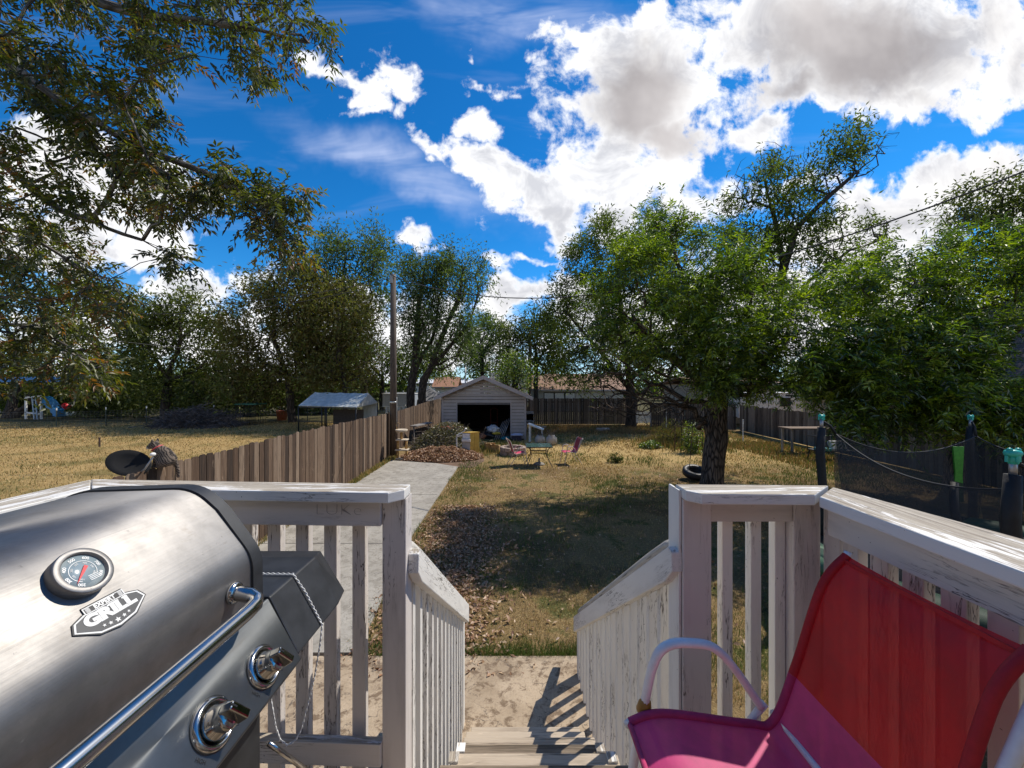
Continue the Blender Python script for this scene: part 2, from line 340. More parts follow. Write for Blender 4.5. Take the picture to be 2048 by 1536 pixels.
def ground_mat():
    def fn(q):
        o = q('ShaderNodeNewGeometry').outputs['Position']; s = q('ShaderNodeSeparateXYZ', {0: o})
        x, y = s.outputs[0], s.outputs[1]
        n1 = q.noise(o, 1.1, 8, .65).outputs[0]; n2 = q.noise(o, 9, 6, .7).outputs[0]; n3 = q.noise(q.map(o, loc=(7, 3, 0)), .45, 5, .6).outputs[0]
        n4 = q.noise(o, 45, 4, .7).outputs[0]
        field = q.ramp(n2, [(.25, (.18, .12, .05)), (.5, (.40, .27, .11)), (.75, (.60, .43, .20))])
        field = q.mix(q.m('MULTIPLY', q.sm(n3, .46, .60), .75), field, (.19, .155, .055))
        lawn = q.ramp(q.m('ADD', q.m('MULTIPLY', n1, .5), q.m('MULTIPLY', n4, .5)), [(.3, (.15, .10, .05)), (.5, (.27, .185, .085)), (.7, (.42, .31, .14))])
        lawn = q.mix(q.m('MULTIPLY', q.sm(n1, .5, .6), .8), lawn, (.05, .075, .018))
        lawn = q.mix(q.m('MULTIPLY', q.sm(n3, .52, .62), .6), lawn, (.10, .065, .035))
        dry = q.ramp(n2, [(.25, (.24, .16, .06)), (.5, (.52, .36, .15)), (.8, (.68, .50, .24))])
        dm = q.m('MULTIPLY', q.sm(q.m('ADD', y, q.m('MULTIPLY', n1, 4)), 15.0, 18.0), q.sm(q.m('ADD', y, q.m('MULTIPLY', n3, 5)), 26.5, 23))
        dm = q.m('MULTIPLY', dm, q.sm(x, -1.2, .6))
        lawn = q.mix(q.m('MULTIPLY', dm, .9), lawn, dry); fsp = q.noise(o, 24, 5, .75).outputs[0]; lawn = q.mix(q.m('MULTIPLY', q.sm(fsp, .52, .62), .55), lawn, (.13, .09, .045)); lawn = q.mix(q.m('MULTIPLY', q.sm(fsp, .46, .36), .45), lawn, (.55, .42, .21))
        fm = q.sm(x, -5.05, -5.15)
        c = q.mix(fm, lawn, field)
        far = q.sm(y, 29, 33)
        c = q.mix(far, c, (.085, .075, .035))
        return {'Base Color': c, 'Roughness': 1.0, 'Specular IOR Level': .1, 'Normal': q.bump(q.m('ADD', n4, n2), .8, .04)}
    return mat('ground_soil', fn)
def concrete(name, a, b, dirt, ds=.55, sc_=1.0):
    def fn(q):
        o = q('ShaderNodeNewGeometry').outputs['Position']
        n1 = q.noise(o, 1.3*sc_, 8, .65).outputs[0]; n2 = q.noise(o, 30*sc_, 5, .7).outputs[0]; n3 = q.noise(o, 5*sc_, 9, .72, .4).outputs[0]
        c = q.mix(q.sm(n1, .35, .65), a, b); c = q.mix(q.m('MULTIPLY', q.sm(n2, .45, .7), .35), c, dirt)
        c = q.mix(q.m('MULTIPLY', q.sm(n3, .49, .60), ds), c, dirt)
        crk = q.noise(q.map(o, (1, 1.4, 1)), 1.1, 5, .6, 1.3).outputs[0]
        cm = q.m('SUBTRACT', 1.0, q.sm(q.m('ABSOLUTE', q.m('SUBTRACT', crk, .5)), .001, .006))
        c = q.mix(q.m('MULTIPLY', cm, .7), c, (.07, .055, .045))
        return {'Base Color': c, 'Roughness': .9, 'Normal': q.bump(q.m('ADD', n2, n3), .35, .01)}
    return mat(name, fn)
M['ground'] = ground_mat()
M['driveway'] = concrete('driveway_concrete', (.30, .275, .235), (.39, .36, .31), (.17, .15, .12), .5)
M['patio'] = concrete('patio_concrete', (.33, .25, .165), (.46, .36, .25), (.15, .10, .06), .9, 1.6)
# ground sheet
xs = np.concatenate([np.linspace(-400, -60, 8), np.linspace(-55, 55, 60), np.linspace(60, 400, 8)])
ys = np.concatenate([np.linspace(-60, 0, 6), np.linspace(2, 40, 40), np.linspace(50, 600, 14)])
gx, gy = np.meshgrid(xs, ys); gz = np.where(gy > 90, -(gy-90)*.004, 0)
gi = np.arange(gx.size).reshape(gx.shape)
gf = np.stack([gi[:-1, :-1], gi[:-1, 1:], gi[1:, 1:], gi[1:, :-1]], -1).reshape(-1, 4)
tag(rawmesh('ground', np.stack([gx, gy, gz], -1).reshape(-1, 3), gf, M['ground']), kind='structure')
mb = MB(); mb.prism([(-4.75, 4.27, -.05), (-1.72, 4.27, -.05), (-1.98, 7.5, -.05), (-1.96, 14.0, -.05), (-2.9, 14.6, -.05), (-4.9, 15.2, -.05)], (0, 0, .085))
tag(mb.build('driveway', M['driveway']), kind='structure')
mb = MB()
for yy in (7.2, 10.4): mb.bx(-4.82, -2.02, yy, yy+.022, .03, .0362)
tag(mb.build('driveway_joint', plain('joint_tar', (.05, .045, .04), .95)), kind='structure')
mb = MB(); mb.bx(-5.0, 1.25, -3.5, 4.2, -.08, .045)
tag(mb.build('patio_slab', M['patio']), kind='structure')
# ---------------------------------------------------------------- blades, litter
def fbm2(x, y, s, seed=0):
    r = np.random.default_rng(seed); out = np.zeros_like(x)
    for k in range(6):
        a = r.uniform(0, 6.28); f = s*(1.7**k)*r.uniform(.8, 1.2); b = r.uniform(0, 6.28)
        out += np.sin((x*math.cos(a)+y*math.sin(a))*f+b+1.3*np.sin((x*math.sin(a)-y*math.cos(a))*f*.7))/(1.35**k)
    return out/3.2
def blades(name, mt, x, y, h, wd, rnd, lean=.6):
    N = len(x); a = RNG.uniform(0, 2*np.pi, N); l = RNG.uniform(.1, lean, N)*h; b = RNG.uniform(0, 2*np.pi, N)
    base = np.stack([x, y, np.zeros(N)+.002], -1); ax = np.stack([np.cos(a), np.sin(a), a*0], -1)*(wd[:, None]/2)
    tip = base+np.stack([np.cos(b)*l, np.sin(b)*l, h], -1); mid = base+np.stack([np.cos(b)*l*.35, np.sin(b)*l*.35, h*.6], -1)
    V = np.stack([base-ax, base+ax, mid+ax*.7, tip, mid-ax*.7], 1).reshape(-1, 3)
    i = np.arange(N)*5
    Fc = np.concatenate([np.stack([i, i+1, i+2, i+4], -1)], 0); T = np.stack([i+4, i+2, i+3, i+3], -1)
    F3 = np.concatenate([np.stack([i, i+1, i+2], -1), np.stack([i, i+2, i+4], -1), np.stack([i+4, i+2, i+3], -1)], 0)
    return rawmesh(name, V, F3, mt, rnd=np.repeat(rnd, 5))
def sample(nn, x0, x1, y0, y1):
    y = 1/RNG.uniform(1/y1, 1/y0, nn)  # denser near the house, thinning with distance
    y = np.where(RNG.random(nn) < .35, RNG.uniform(y0, y1, nn), y); return RNG.uniform(x0, x1, nn), y
x, y = sample(230000, -2.05, 14, 3.6, 28)
edge = np.where(y < 15, -1.95+.06*np.sin(y*3), -4.6)
k = (x > edge) & (np.abs(x) < y*1.42+1) & ~((x < 1.28) & (y < 4.2+.05*np.sin(x*9))); k &= RNG.random(len(x)) < np.clip(.55+fbm2(x, y, 1.1, 3), .12, 1)
k &= ~((x > -3.95) & (x < .8) & (y > 20.9))
x, y = x[k], y[k]
gm = 1.5*fbm2(x, y, .9, 5)+.7*fbm2(x, y, 3.1, 15)+.75*np.exp(-((x+1.5)/.5)**2)*(y < 15)+.5*((y > 4) & (y < 4.6) & (x > -.4))-.6*((y > 15.5) & (y < 24) & (x > 0) & (x < 8)) + .35*(x > 7)*(y > 9)*(y < 16)
rn = np.where(RNG.random(len(x)) < np.clip(.46+gm*.6, .03, .95), RNG.uniform(.74, 1, len(x)), RNG.uniform(0, .62, len(x)))
hh = (RNG.uniform(.02, .06, len(x))+.03*(gm > .3))*np.clip(1+(y-10)/14, 1, 2.2); ww = RNG.uniform(.004, .007, len(x))*np.clip(y/5, 1, 5)
tag(blades('lawn_grass', M['blade'], x, y, hh, ww, rn, .9), 'patchy half dry lawn grass between the driveway and the right fence', 'grass', kind='stuff')
k_ = 5200; x = RNG.uniform(-1.75, 1.35, k_); y = 4.2+np.abs(RNG.normal(0, .13, k_))-.02
tag(blades('grass_tufts', M['blade'], x, y, RNG.uniform(.03, .11, k_), RNG.uniform(.004, .007, k_), RNG.uniform(.78, 1, k_), .8), 'row of taller green grass along the edge of the patio slab', 'grass', kind='stuff')
x, y = sample(190000, -50, -5.1, 2.5, 31)
k = (np.abs(x) < y*1.42+2); x, y = x[k], y[k]
gm = fbm2(x, y, .5, 9)
rn = np.where(RNG.random(len(x)) < np.clip(.20+gm*.55, .02, .85), RNG.uniform(.86, 1, len(x)), RNG.uniform(0, .84, len(x)))
hh = RNG.uniform(.03, .10, len(x))*np.clip(1+gm*.5, .6, 1.5); ww = RNG.uniform(.006, .012, len(x))*np.clip(y/7, 1, 4)
tag(blades('field_grass', M['straw'], x, y, hh, ww, rn, 1.0), 'golden dry grass covering the open field beyond the left fence', 'grass', kind='stuff')
# taller weeds behind the yard and along the fence foot
x = np.concatenate([RNG.uniform(-4.95, -4.5, 5000), RNG.uniform(1.4, 13.5, 9000), RNG.normal(8.6, .9, 5000), RNG.uniform(-1.8, .6, 2500), RNG.uniform(10.5, 13.4, 5000)])
y = np.concatenate([RNG.uniform(4.5, 16, 5000), RNG.uniform(23.5, 28, 9000), RNG.normal(19.4, .8, 5000), RNG.normal(18.2, .7, 2500), RNG.uniform(13, 20, 5000)])
x[:5000] = -4.62-.30*((y[:5000]-5)/25)-np.abs(RNG.normal(0, .13, 5000))
hh = np.concatenate([RNG.uniform(.04, .16, 5000), RNG.uniform(.06, .24, 9000), RNG.uniform(.1, .45, 5000), RNG.uniform(.08, .3, 2500), RNG.uniform(.06, .22, 5000)])
rn = np.concatenate([RNG.uniform(.3, 1, 5000), RNG.uniform(0, .26, 9000), np.where(RNG.random(5000) < .5, RNG.uniform(0, .3, 5000), RNG.uniform(.7, .95, 5000)), RNG.uniform(.5, 1, 2500), np.where(RNG.random(5000) < .6, RNG.uniform(0, .35, 5000), RNG.uniform(.7, 1, 5000))])
tag(blades('weeds', M['blade'], x, y, hh, RNG.uniform(.015, .03, len(x))*np.clip(y/14, .5, 1.6), rn, .5), 'tall dry and green weeds along the fences and back of the yard', 'weeds', kind='stuff')
def flat_leaves(name, x, y, z, s, label, cat, mt='litter', kind='stuff'):
    N = len(x); q = RNG.normal(0, 1, (N, 3))*np.array([1, 1, .45]); q /= np.linalg.norm(q, axis=1)[:, None]
    nrm = np.stack([RNG.normal(0, .5, N), RNG.normal(0, .5, N), np.ones(N)], -1); t = np.cross(nrm, q); t /= np.linalg.norm(t, axis=1)[:, None]
    c = np.stack([x, y, z], -1); s = s[:, None]
    V = np.stack([c-q*s, c+t*s*.45+[0, 0, .006], c+q*s, c-t*s*.45+[0, 0, .006]], 1).reshape(-1, 3); i = np.arange(N)*4
    F3 = np.concatenate([np.stack([i, i+1, i+2], -1), np.stack([i, i+2, i+3], -1)], 0)
    return tag(rawmesh(name, V, F3, M[mt], rnd=np.repeat(RNG.random(N), 4)), label, cat, kind=kind)
n_ = 9000; x = RNG.normal(-1.0, .42, n_); y = RNG.uniform(3.9, 9.5, n_); x = x-.03*(y-5)
k = (x > -1.9); x, y = x[k], y[k]; x2 = RNG.uniform(-1.9, 6, 1500); y2 = RNG.uniform(4.3, 14, 1500)
x = np.concatenate([x, x2]); y = np.concatenate([y, y2])
flat_leaves('fallen_leaves', x, y, np.zeros(len(x))+RNG.uniform(.02, .05, len(x)), RNG.uniform(.018, .045, len(x)), 'brown fallen leaves scattered on the lawn left of the steps', 'leaves')
th = RNG.uniform(0, 6.28, 9000); rr = np.sqrt(RNG.random(9000))
x = -2.9+rr*np.cos(th)*1.75; y = 15.9+rr*np.sin(th)*1.1; z = .02+.36*np.clip(1-rr**2, 0, 1)*(1+.25*np.sin(x*7)*np.cos(y*9))+RNG.uniform(0, .04, 9000)
flat_leaves('leaf_pile', x, y, z, RNG.uniform(.03, .06, 9000), 'heap of brown dead leaves at the end of the concrete drive', 'leaf pile')
mb = MB()
mb.prism([(-4.6, 14.4, 0), (-1.4, 13.9, 0), (-1.1, 15.2, 0), (-1.3, 17.2, 0), (-4.7, 17.4, 0)], (0, 0, .012))
tag(mb.build('dirt_patch', plain('bare_dirt', (.15, .09, .055), .95, 0, .3, 6, .5)), kind='structure')
# ---------------------------------------------------------------- trees
def poly_pts(poly, d0, d1, nn, rng):
    p = np.array(poly, float); lo, hi = p.min(0), p.max(0); out = []
    while len(out) < nn:
        q = rng.uniform(lo, hi); c = False; j = len(p)-1
        for i in range(len(p)):
            if (p[i, 1] > q[1]) != (p[j, 1] > q[1]) and q[0] < (p[j, 0]-p[i, 0])*(q[1]-p[i, 1])/(p[j, 1]-p[i, 1])+p[i, 0]: c = not c
            j = i
        if c: out.append(P(q[0], q[1], rng.uniform(d0, d1)))
    return np.array([tuple(v) for v in out])
def clump(pts, rng, ncl, sig, keep=.25):
    """draw points towards clump centres so the crown has masses and gaps"""
    c = pts[rng.choice(len(pts), ncl, replace=False)]
    d = np.linalg.norm(pts[:, None]-c[None], axis=2); i = d.argmin(1)
    f = np.where(rng.random(len(pts)) < keep*.7, 0, .68)[:, None]
    return pts+(c[i]-pts)*f+rng.normal(0, sig, pts.shape)
def skeleton(trunks, att, rng, step, bf=.25, jit=.12):
    """trunks: list of polylines (first starts at the root); returns nodes, parents"""
    nodes = []; par = []; pl = []
    for t in trunks:
        t = [np.array(tuple(v), float) for v in t]
        if not nodes: nodes.append(t[0]); par.append(-1); pl.append(0); prev = 0
        else: prev = int(np.argmin([np.linalg.norm(t[0]-q) for q in nodes]))
        for a, b in zip(t[:-1], t[1:]):
            L = np.linalg.norm(b-a); m = max(1, int(L/step))
            for i in range(1, m+1):
                q = a+(b-a)*i/m+rng.normal(0, step*jit*.5, 3)*(i < m); nodes.append(q); par.append(prev); pl.append(pl[prev]+L/m); prev = len(nodes)-1
    cap = len(nodes)+len(att)*12+10; NA = np.zeros((cap, 3)); NA[:len(nodes)] = nodes; PL = np.zeros(cap); PL[:len(nodes)] = pl; cnt = len(nodes)
    base = NA[:cnt].copy(); lead = max(2, int(.45*cnt)) if len(trunks) == 1 else 2
    dist = np.array([np.min(np.linalg.norm(base-a, axis=1)) for a in att])
    ends = []
    for k in np.argsort(dist):
        a = att[k]; d = np.linalg.norm(NA[:cnt]-a, axis=1); cost = d+bf*PL[:cnt]; cost[:max(1, min(lead, cnt-1))] += 3*step
        j = int(np.argmin(cost)); L = d[j]; m = int(min(10, max(1, round(L/step)))); prev = j; s = NA[j].copy()
        bow = rng.normal(0, .10, 3)*L+np.array([0, 0, .10*L])
        for i in range(1, m+1):
            t = i/m; q = s+(a-s)*t+bow*math.sin(math.pi*t)+(rng.normal(0, jit*step, 3) if i < m else 0)
            NA[cnt] = q; par.append(prev); PL[cnt] = PL[prev]+L/m; prev = cnt; cnt += 1
        ends.append(prev)
    return NA[:cnt], np.array(par), np.array(ends)
def branch_mesh(NA, par, tips, r0, R0, flare=1.25, nthin=3):
    cnt = np.zeros(len(NA)); cnt[tips] = 1
    for i in range(len(NA)-1, 0, -1): cnt[par[i]] += cnt[i]
    cnt = np.maximum(cnt, 1); e = math.log(cnt[0]+1)/math.log(R0/r0); rad = r0*cnt**(1/e)
    ch = [[] for _ in NA]
    for i in range(1, len(NA)): ch[par[i]].append(i)
    V = []; Fc = []; TC = []
    starts = [(0, -1)]
    while starts:
        s0, pr = starts.pop(); chain = ([pr] if pr >= 0 else [])+[s0]; cur = s0
        while ch[cur]:
            cc = sorted(ch[cur], key=lambda q: -cnt[q]); nx = cc[0]
            for o in cc[1:]: starts.append((o, cur))
            chain.append(nx); cur = nx
        pts = NA[chain]; rs = rad[chain].copy()
        if pr >= 0: rs[0] = min(rs[0], rs[1]*1.15)
        if pr < 0: rs[0] *= flare; rs[-1] = r0
        rs[-1] = r0*.6
        if len(pts) < 2: continue
        mx = rs.max(); ns = 10 if mx > .12 else 6 if mx > .04 else nthin
        tg = np.gradient(pts, axis=0); tg /= np.linalg.norm(tg, axis=1)[:, None]+1e-9
        y = np.cross([.13, .2, 1] if abs(tg[0][2]) < .9 else [0, 1, .1], tg[0]); y /= np.linalg.norm(y)
        an = np.arange(ns)*2*np.pi/ns; b = len(V); run = 0
        for i in range(len(pts)):
            y = y-tg[i]*y.dot(tg[i]); y /= np.linalg.norm(y)+1e-9; z = np.cross(tg[i], y)
            if i: run += np.linalg.norm(pts[i]-pts[i-1])
            rr = rs[i]*(1+(.07*np.sin(an*3+run*2) if mx > .12 else 0))
            ring = pts[i]+np.outer(np.cos(an)*rr, y)+np.outer(np.sin(an)*rr, z)
            V.extend(ring); TC.extend(np.stack([np.full(ns, run), np.cos(an)*rs[i], np.sin(an)*rs[i]], -1))
        for i in range(len(pts)-1):
            for j in range(ns): Fc.append((b+i*ns+j, b+i*ns+(j+1) % ns, b+(i+1)*ns+(j+1) % ns, b+(i+1)*ns+j))
    return np.array(V), np.array(Fc), np.array(TC), rad, cnt
def unit(v): return v/(np.linalg.norm(v, axis=-1, keepdims=True)+1e-9)
def leaf_tris(c, d, nrm, L, W):
    """lance shaped folded leaves: base c, direction d, normal nrm"""
    t = unit(np.cross(nrm, d)); nn = np.cross(d, t); L = L[:, None]; W = W[:, None]
    tip = c+d*L-nn*L*.12; m = c+d*L*.42
    V = np.stack([c, m+t*W/2+nn*W*.22, tip, m-t*W/2+nn*W*.22], 1).reshape(-1, 3); i = np.arange(len(c))*4
    return V, np.concatenate([np.stack([i, i+1, i+2], -1), np.stack([i, i+2, i+3], -1)], 0)
def leaves(pos, bdir, rng, per, spread, mode, L, W, droop=.4, nl=4):
    N = len(pos)*per; p = np.repeat(pos, per, 0)+rng.normal(0, spread, (N, 3)); bd = np.repeat(bdir, per, 0)
    d = unit(bd*.6+rng.normal(0, .7, (N, 3))+np.array([0, 0, -droop])); shade = rng.random(N)
    if mode == 'single':
        V, Fc = leaf_tris(p, d, unit(rng.normal(0, .6, (N, 3))+[0, 0, 1]), L*rng.uniform(.6, 1.3, N), W*rng.uniform(.7, 1.2, N)); rn = np.repeat(shade, 4); return V, Fc, rn
    # compound: nl pairs of leaflets along a drooping stalk plus one at its end
    sc0 = rng.uniform(.6, 1.35, N); SL = (L*nl*.55*sc0)[:, None]; nrm = unit(rng.normal(0, .35, (N, 3))+[0, 0, 1]); side = unit(np.cross(nrm, d)); Vs = []; Fs = []; rn = []; off = 0
    for k in range(nl*2+1):
        t = 1.0 if k == nl*2 else (.25+.7*(k//2)/max(nl-1, 1)); sg = 0 if k == nl*2 else (1 if k % 2 else -1)
        c = p+d*SL*t+np.concatenate([SL*0, SL*0, -.25*SL], 1)*(t**2); dd = unit(d*(.55 if sg else 1)+side*sg*.8+np.array([0, 0, -.25])+rng.normal(0, .15, (N, 3)))
        V, Fc = leaf_tris(c, dd, unit(nrm+rng.normal(0, .35, (N, 3))), L*rng.uniform(.75, 1.2, N), W*rng.uniform(.8, 1.2, N))
        Vs.append(V); Fs.append(Fc+off); off += len(V); rn.append(np.repeat(np.clip(shade+rng.normal(0, .1, N), 0, 1), 4))
    return np.concatenate(Vs), np.concatenate(Fs), np.concatenate(rn)
def tree(name, label, trunks, att, seed, leaf, bark_m, r0=.006, R0=.25, step=.45, per=8, spread=.15, mode='single', L=.1, W=.03, droop=.3, nl=4, dead=None, group=None, extra=1, cat='tree', bf=.25, nthin=3, jit=.12):
    rng = np.random.default_rng(seed); root = Vector(trunks[0][0]); t = thing(name, label, cat, root, group)
    allp = att if dead is None else np.concatenate([att, dead])
    NA, par, ends = skeleton(trunks, allp, rng, step, bf, jit)
    V, Fc, TC, rad, cnt = branch_mesh(NA, par, ends, r0, R0, nthin=nthin)
    rawmesh('trunk', V, Fc, bark_m, t, smooth=True, tc=TC)
    if dead is not None:
        tr = NA[ends]; near = np.array([np.min(np.linalg.norm(dead-q, axis=1)) < 1e-4 for q in tr]); le = ends[~near]
    else: le = ends
    src = [le]; cur = le
    for _ in range(extra):
        cur = par[cur]; cur = cur[cur > 0]; cur = cur[cnt[cur] <= 6]; src.append(cur)
    idx = np.concatenate(src); bd = unit(NA[idx]-NA[par[idx]])
    V, Fc, rn = leaves(NA[idx], bd, rng, per, spread, mode, L, W, droop, nl)
    # a slow colour drift from clump to clump
    drift = fbm2(V[:, 0]+V[:, 2]*.7, V[:, 1]-V[:, 2]*.5, 1.2/max(spread*4, .3), seed)*.30
    rawmesh('crown', V, Fc, leaf, t, rnd=np.clip(rn+np.repeat(drift[::4], 4), 0, 1))
    return t
rg = np.random.default_rng(21)
def PP(poly, d0, d1, nn, ncl=None, sig=.15, keep=.25):
    p = poly_pts(poly, d0, d1, nn, rg); return clump(p, rg, ncl, sig, keep) if ncl else p
# near tree hanging in from the left
att = np.concatenate([PP([(-160,-120),(620,-120),(652,40),(678,92),(640,125),(590,80),(548,185),(500,178),(430,115),(370,120),(345,170),(325,250),(345,300),(290,320),(200,290),(90,200),(-160,150)], 4.2, 6.4, 620, 90, .05),
  PP([(60,190),(160,215),(250,265),(350,315),(455,320),(600,380),(615,405),(560,420),(600,470),(600,535),(540,490),(470,440),(400,395),(350,440),(300,330),(150,280)], 4.4, 5.4, 230, 40, .05),
  PP([(-120,240),(320,310),(330,450),(400,530),(330,560),(280,430),(-120,430)], 4.4, 6.2, 170, 36, .05),
  PP([(-200,400),(170,440),(250,560),(270,650),(235,700),(215,790),(110,790),(-200,740)], 4.4, 7.5, 560, 70, .08)])
tree('ash_tree', 'large leafy ash tree reaching into the picture from the upper left', [[(-8.2, 5.2, 0), (-8.0, 5.1, 2.5), (-7.6, 5.1, 4.5), tuple(P(-60, 60, 5.2)), tuple(P(130, 210, 5)), tuple(P(260, 285, 4.9)), tuple(P(420, 350, 4.8)), tuple(P(500, 400, 4.8)), tuple(P(590, 480, 4.7))],
  [(-7.6, 5.1, 4.5), tuple(P(0, -40, 5.3)), tuple(P(300, 30, 5.2)), tuple(P(520, 60, 5.2)), tuple(P(650, 95, 5.1))], [(-8.0, 5.1, 2.8), tuple(P(-100, 440, 5.6)), tuple(P(60, 470, 5.5)), tuple(P(200, 560, 5.4))], [tuple(P(-30, 300, 5.2)), tuple(P(120, 420, 5)), tuple(P(250, 470, 4.9)), tuple(P(380, 520, 4.8))], [(-8.0, 5.1, 2.3), tuple(P(-100, 640, 6)), tuple(P(60, 650, 6)), tuple(P(180, 730, 6))]],
  att, 3, M['leaf_near'], M['bark_grey'], r0=.0035, R0=.15, step=.22, per=2, spread=.06, mode='comp', L=.098, W=.031, droop=.55, nl=4, extra=1, bf=.15, jit=.1)
# main yard tree
att = np.concatenate([PP([(1170,560),(1230,470),(1300,400),(1350,410),(1450,450),(1540,520),(1600,600),(1590,700),(1550,780),(1440,790),(1350,740),(1230,720),(1150,640)], 8.6, 12, 620, 60, .13, .3),
  PP([(1320,560),(1480,540),(1600,600),(1590,720),(1520,790),(1400,770),(1310,640)], 8.0, 9.6, 300, 36, .12, .3)])
dead = PP([(1150,700),(1300,640),(1430,700),(1450,800),(1400,860),(1330,870),(1250,830),(1180,850)], 9, 12, 680)
tb = G(1425, 986)
tree('yard_tree', 'big bushy green tree with thick furrowed trunk in the right yard', [[tuple(tb), tuple(P(1428, 900, 10.7)), tuple(P(1436, 800, 10.7)), tuple(P(1420, 720, 10.7)), tuple(P(1380, 600, 10.6)), tuple(P(1340, 470, 10.5))],
  [tuple(P(1436, 800, 10.7)), tuple(P(1480, 700, 10.2)), tuple(P(1520, 620, 9.8)), tuple(P(1550, 560, 9.6))], [tuple(P(1432, 780, 10.7)), tuple(P(1350, 720, 10.2)), tuple(P(1270, 640, 10))], [tuple(P(1436, 790, 10.7)), tuple(P(1500, 790, 9.6)), tuple(P(1570, 760, 9))]],
  att, 5, M['leaf_bright'], M['bark'], r0=.005, R0=.29, step=.33, per=5, spread=.15, mode='comp', L=.14, W=.031, droop=-.15, nl=3, dead=dead, extra=2, bf=.2)
# tree behind with hanging twigs
att = PP([(1075,650),(1110,570),(1150,470),(1230,420),(1320,440),(1400,560),(1400,700),(1200,780),(1110,750)], 24, 30, 800, 80, .35, .3)
dead = PP([(1100,700),(1250,640),(1420,700),(1420,840),(1250,850),(1150,800)], 24, 29, 560)
tree('twiggy_tree', 'wide tree with bare hanging twigs right of the garage', [[tuple(G(1262, 855)), tuple(P(1262, 800, 27)), tuple(P(1255, 720, 27)), tuple(P(1240, 600, 27)), tuple(P(1230, 500, 27))], [tuple(P(1260, 780, 27)), tuple(P(1180, 680, 26)), tuple(P(1130, 620, 26))], [tuple(P(1260, 760, 27)), tuple(P(1340, 680, 26)), tuple(P(1380, 600, 26))]],
  att, 6, M['leaf_mid'], M['bark_dark'], r0=.010, R0=.34, step=.7, per=20, spread=.34, mode='single', L=.29, W=.09, droop=.0, dead=dead, extra=2, bf=.2)
# tall tree behind
att = np.concatenate([PP([(1480,340),(1540,310),(1600,340),(1650,290),(1700,240),(1750,250),(1745,300),(1690,350),(1600,430),(1560,520),(1470,480),(1450,420)], 12.5, 15, 330, 36, .2, .3),
 PP([(1560,430),(1740,420),(1780,470),(1700,520),(1640,600),(1560,640),(1480,600),(1420,520),(1480,470)], 12.5, 15.5, 380, 40, .25, .3)])
dead = PP([(1480,320),(1530,280),(1640,290),(1700,250),(1800,260),(1800,290),(1720,380),(1640,440),(1500,420),(1420,420)], 12.8, 14.5, 240)
tree('tall_tree', 'tall open tree with dark forked limbs rising above the yard tree', [[tuple(G(1430, 935)), tuple(P(1436, 800, 14)), tuple(P(1500, 700, 14)), tuple(P(1555, 650, 14)), tuple(P(1560, 560, 14)), tuple(P(1590, 460, 13.8)), tuple(P(1660, 390, 13.6)), tuple(P(1730, 330, 13.5))], [tuple(P(1556, 640, 14)), tuple(P(1620, 560, 13.8)), tuple(P(1700, 500, 13.6)), tuple(P(1760, 480, 13.5))], [tuple(P(1565, 540, 14)), tuple(P(1550, 440, 14)), tuple(P(1530, 360, 14))]],
  att, 8, M['leaf_mid'], M['bark_dark'], r0=.006, R0=.16, step=.42, per=9, spread=.17, mode='single', L=.18, W=.055, droop=.0, dead=dead, extra=2, bf=.15)
# leafy mass on the right
att = np.concatenate([PP([(1600,640),(1650,540),(1740,500),(1820,520),(1880,480),(1960,470),(2080,455),(2220,470),(2220,620),(2000,640),(1975,770),(2120,790),(2050,870),(1850,860),(1700,830),(1590,790)], 7.6, 12, 900, 90, .16, .3),
 PP([(1620,700),(1700,640),(1850,620),(1960,640),(1985,770),(2200,800),(2200,850),(2000,870),(1850,850),(1760,880),(1650,830)], 7.2, 8.6, 420, 50, .13, .3)])
tree('spreading_tree', 'dense bright green spreading tree above the trampoline', [[(12.9, 11.2, 0), (12.7, 11.0, 1.6), (12.2, 10.6, 3.0), tuple(P(1880, 600, 10)), tuple(P(1800, 560, 9.8))], [(12.7, 11, 1.7), tuple(P(1830, 790, 9.5)), tuple(P(1720, 720, 9)), tuple(P(1660, 650, 9))], [(12.2, 10.6, 3.0), tuple(P(2060, 640, 9.4)), tuple(P(2160, 600, 9))]],
  att, 9, M['leaf_bright'], M['bark'], r0=.005, R0=.22, step=.33, per=6, spread=.16, mode='comp', L=.14, W=.035, droop=-.15, nl=3, extra=2, bf=.2)
att = PP([(1850,410),(1900,380),(1960,370),(2048,330),(2250,320),(2300,640),(2050,660),(1960,600),(1930,480)], 16, 20, 520, 60, .3, .3)
tree('shade_tree', 'dark grey green tree at the far right edge behind the wire', [[(25, 18.5, 0), (24.8, 18.4, 3), tuple(P(2060, 560, 18)), tuple(P(2000, 450, 18))], [(24.8, 18.4, 3.5), tuple(P(2120, 480, 18)), tuple(P(2100, 380, 18))]],
  att, 12, M['leaf_dark'], M['bark_dark'], r0=.01, R0=.35, step=.6, per=20, spread=.28, mode='single', L=.22, W=.075, extra=2)
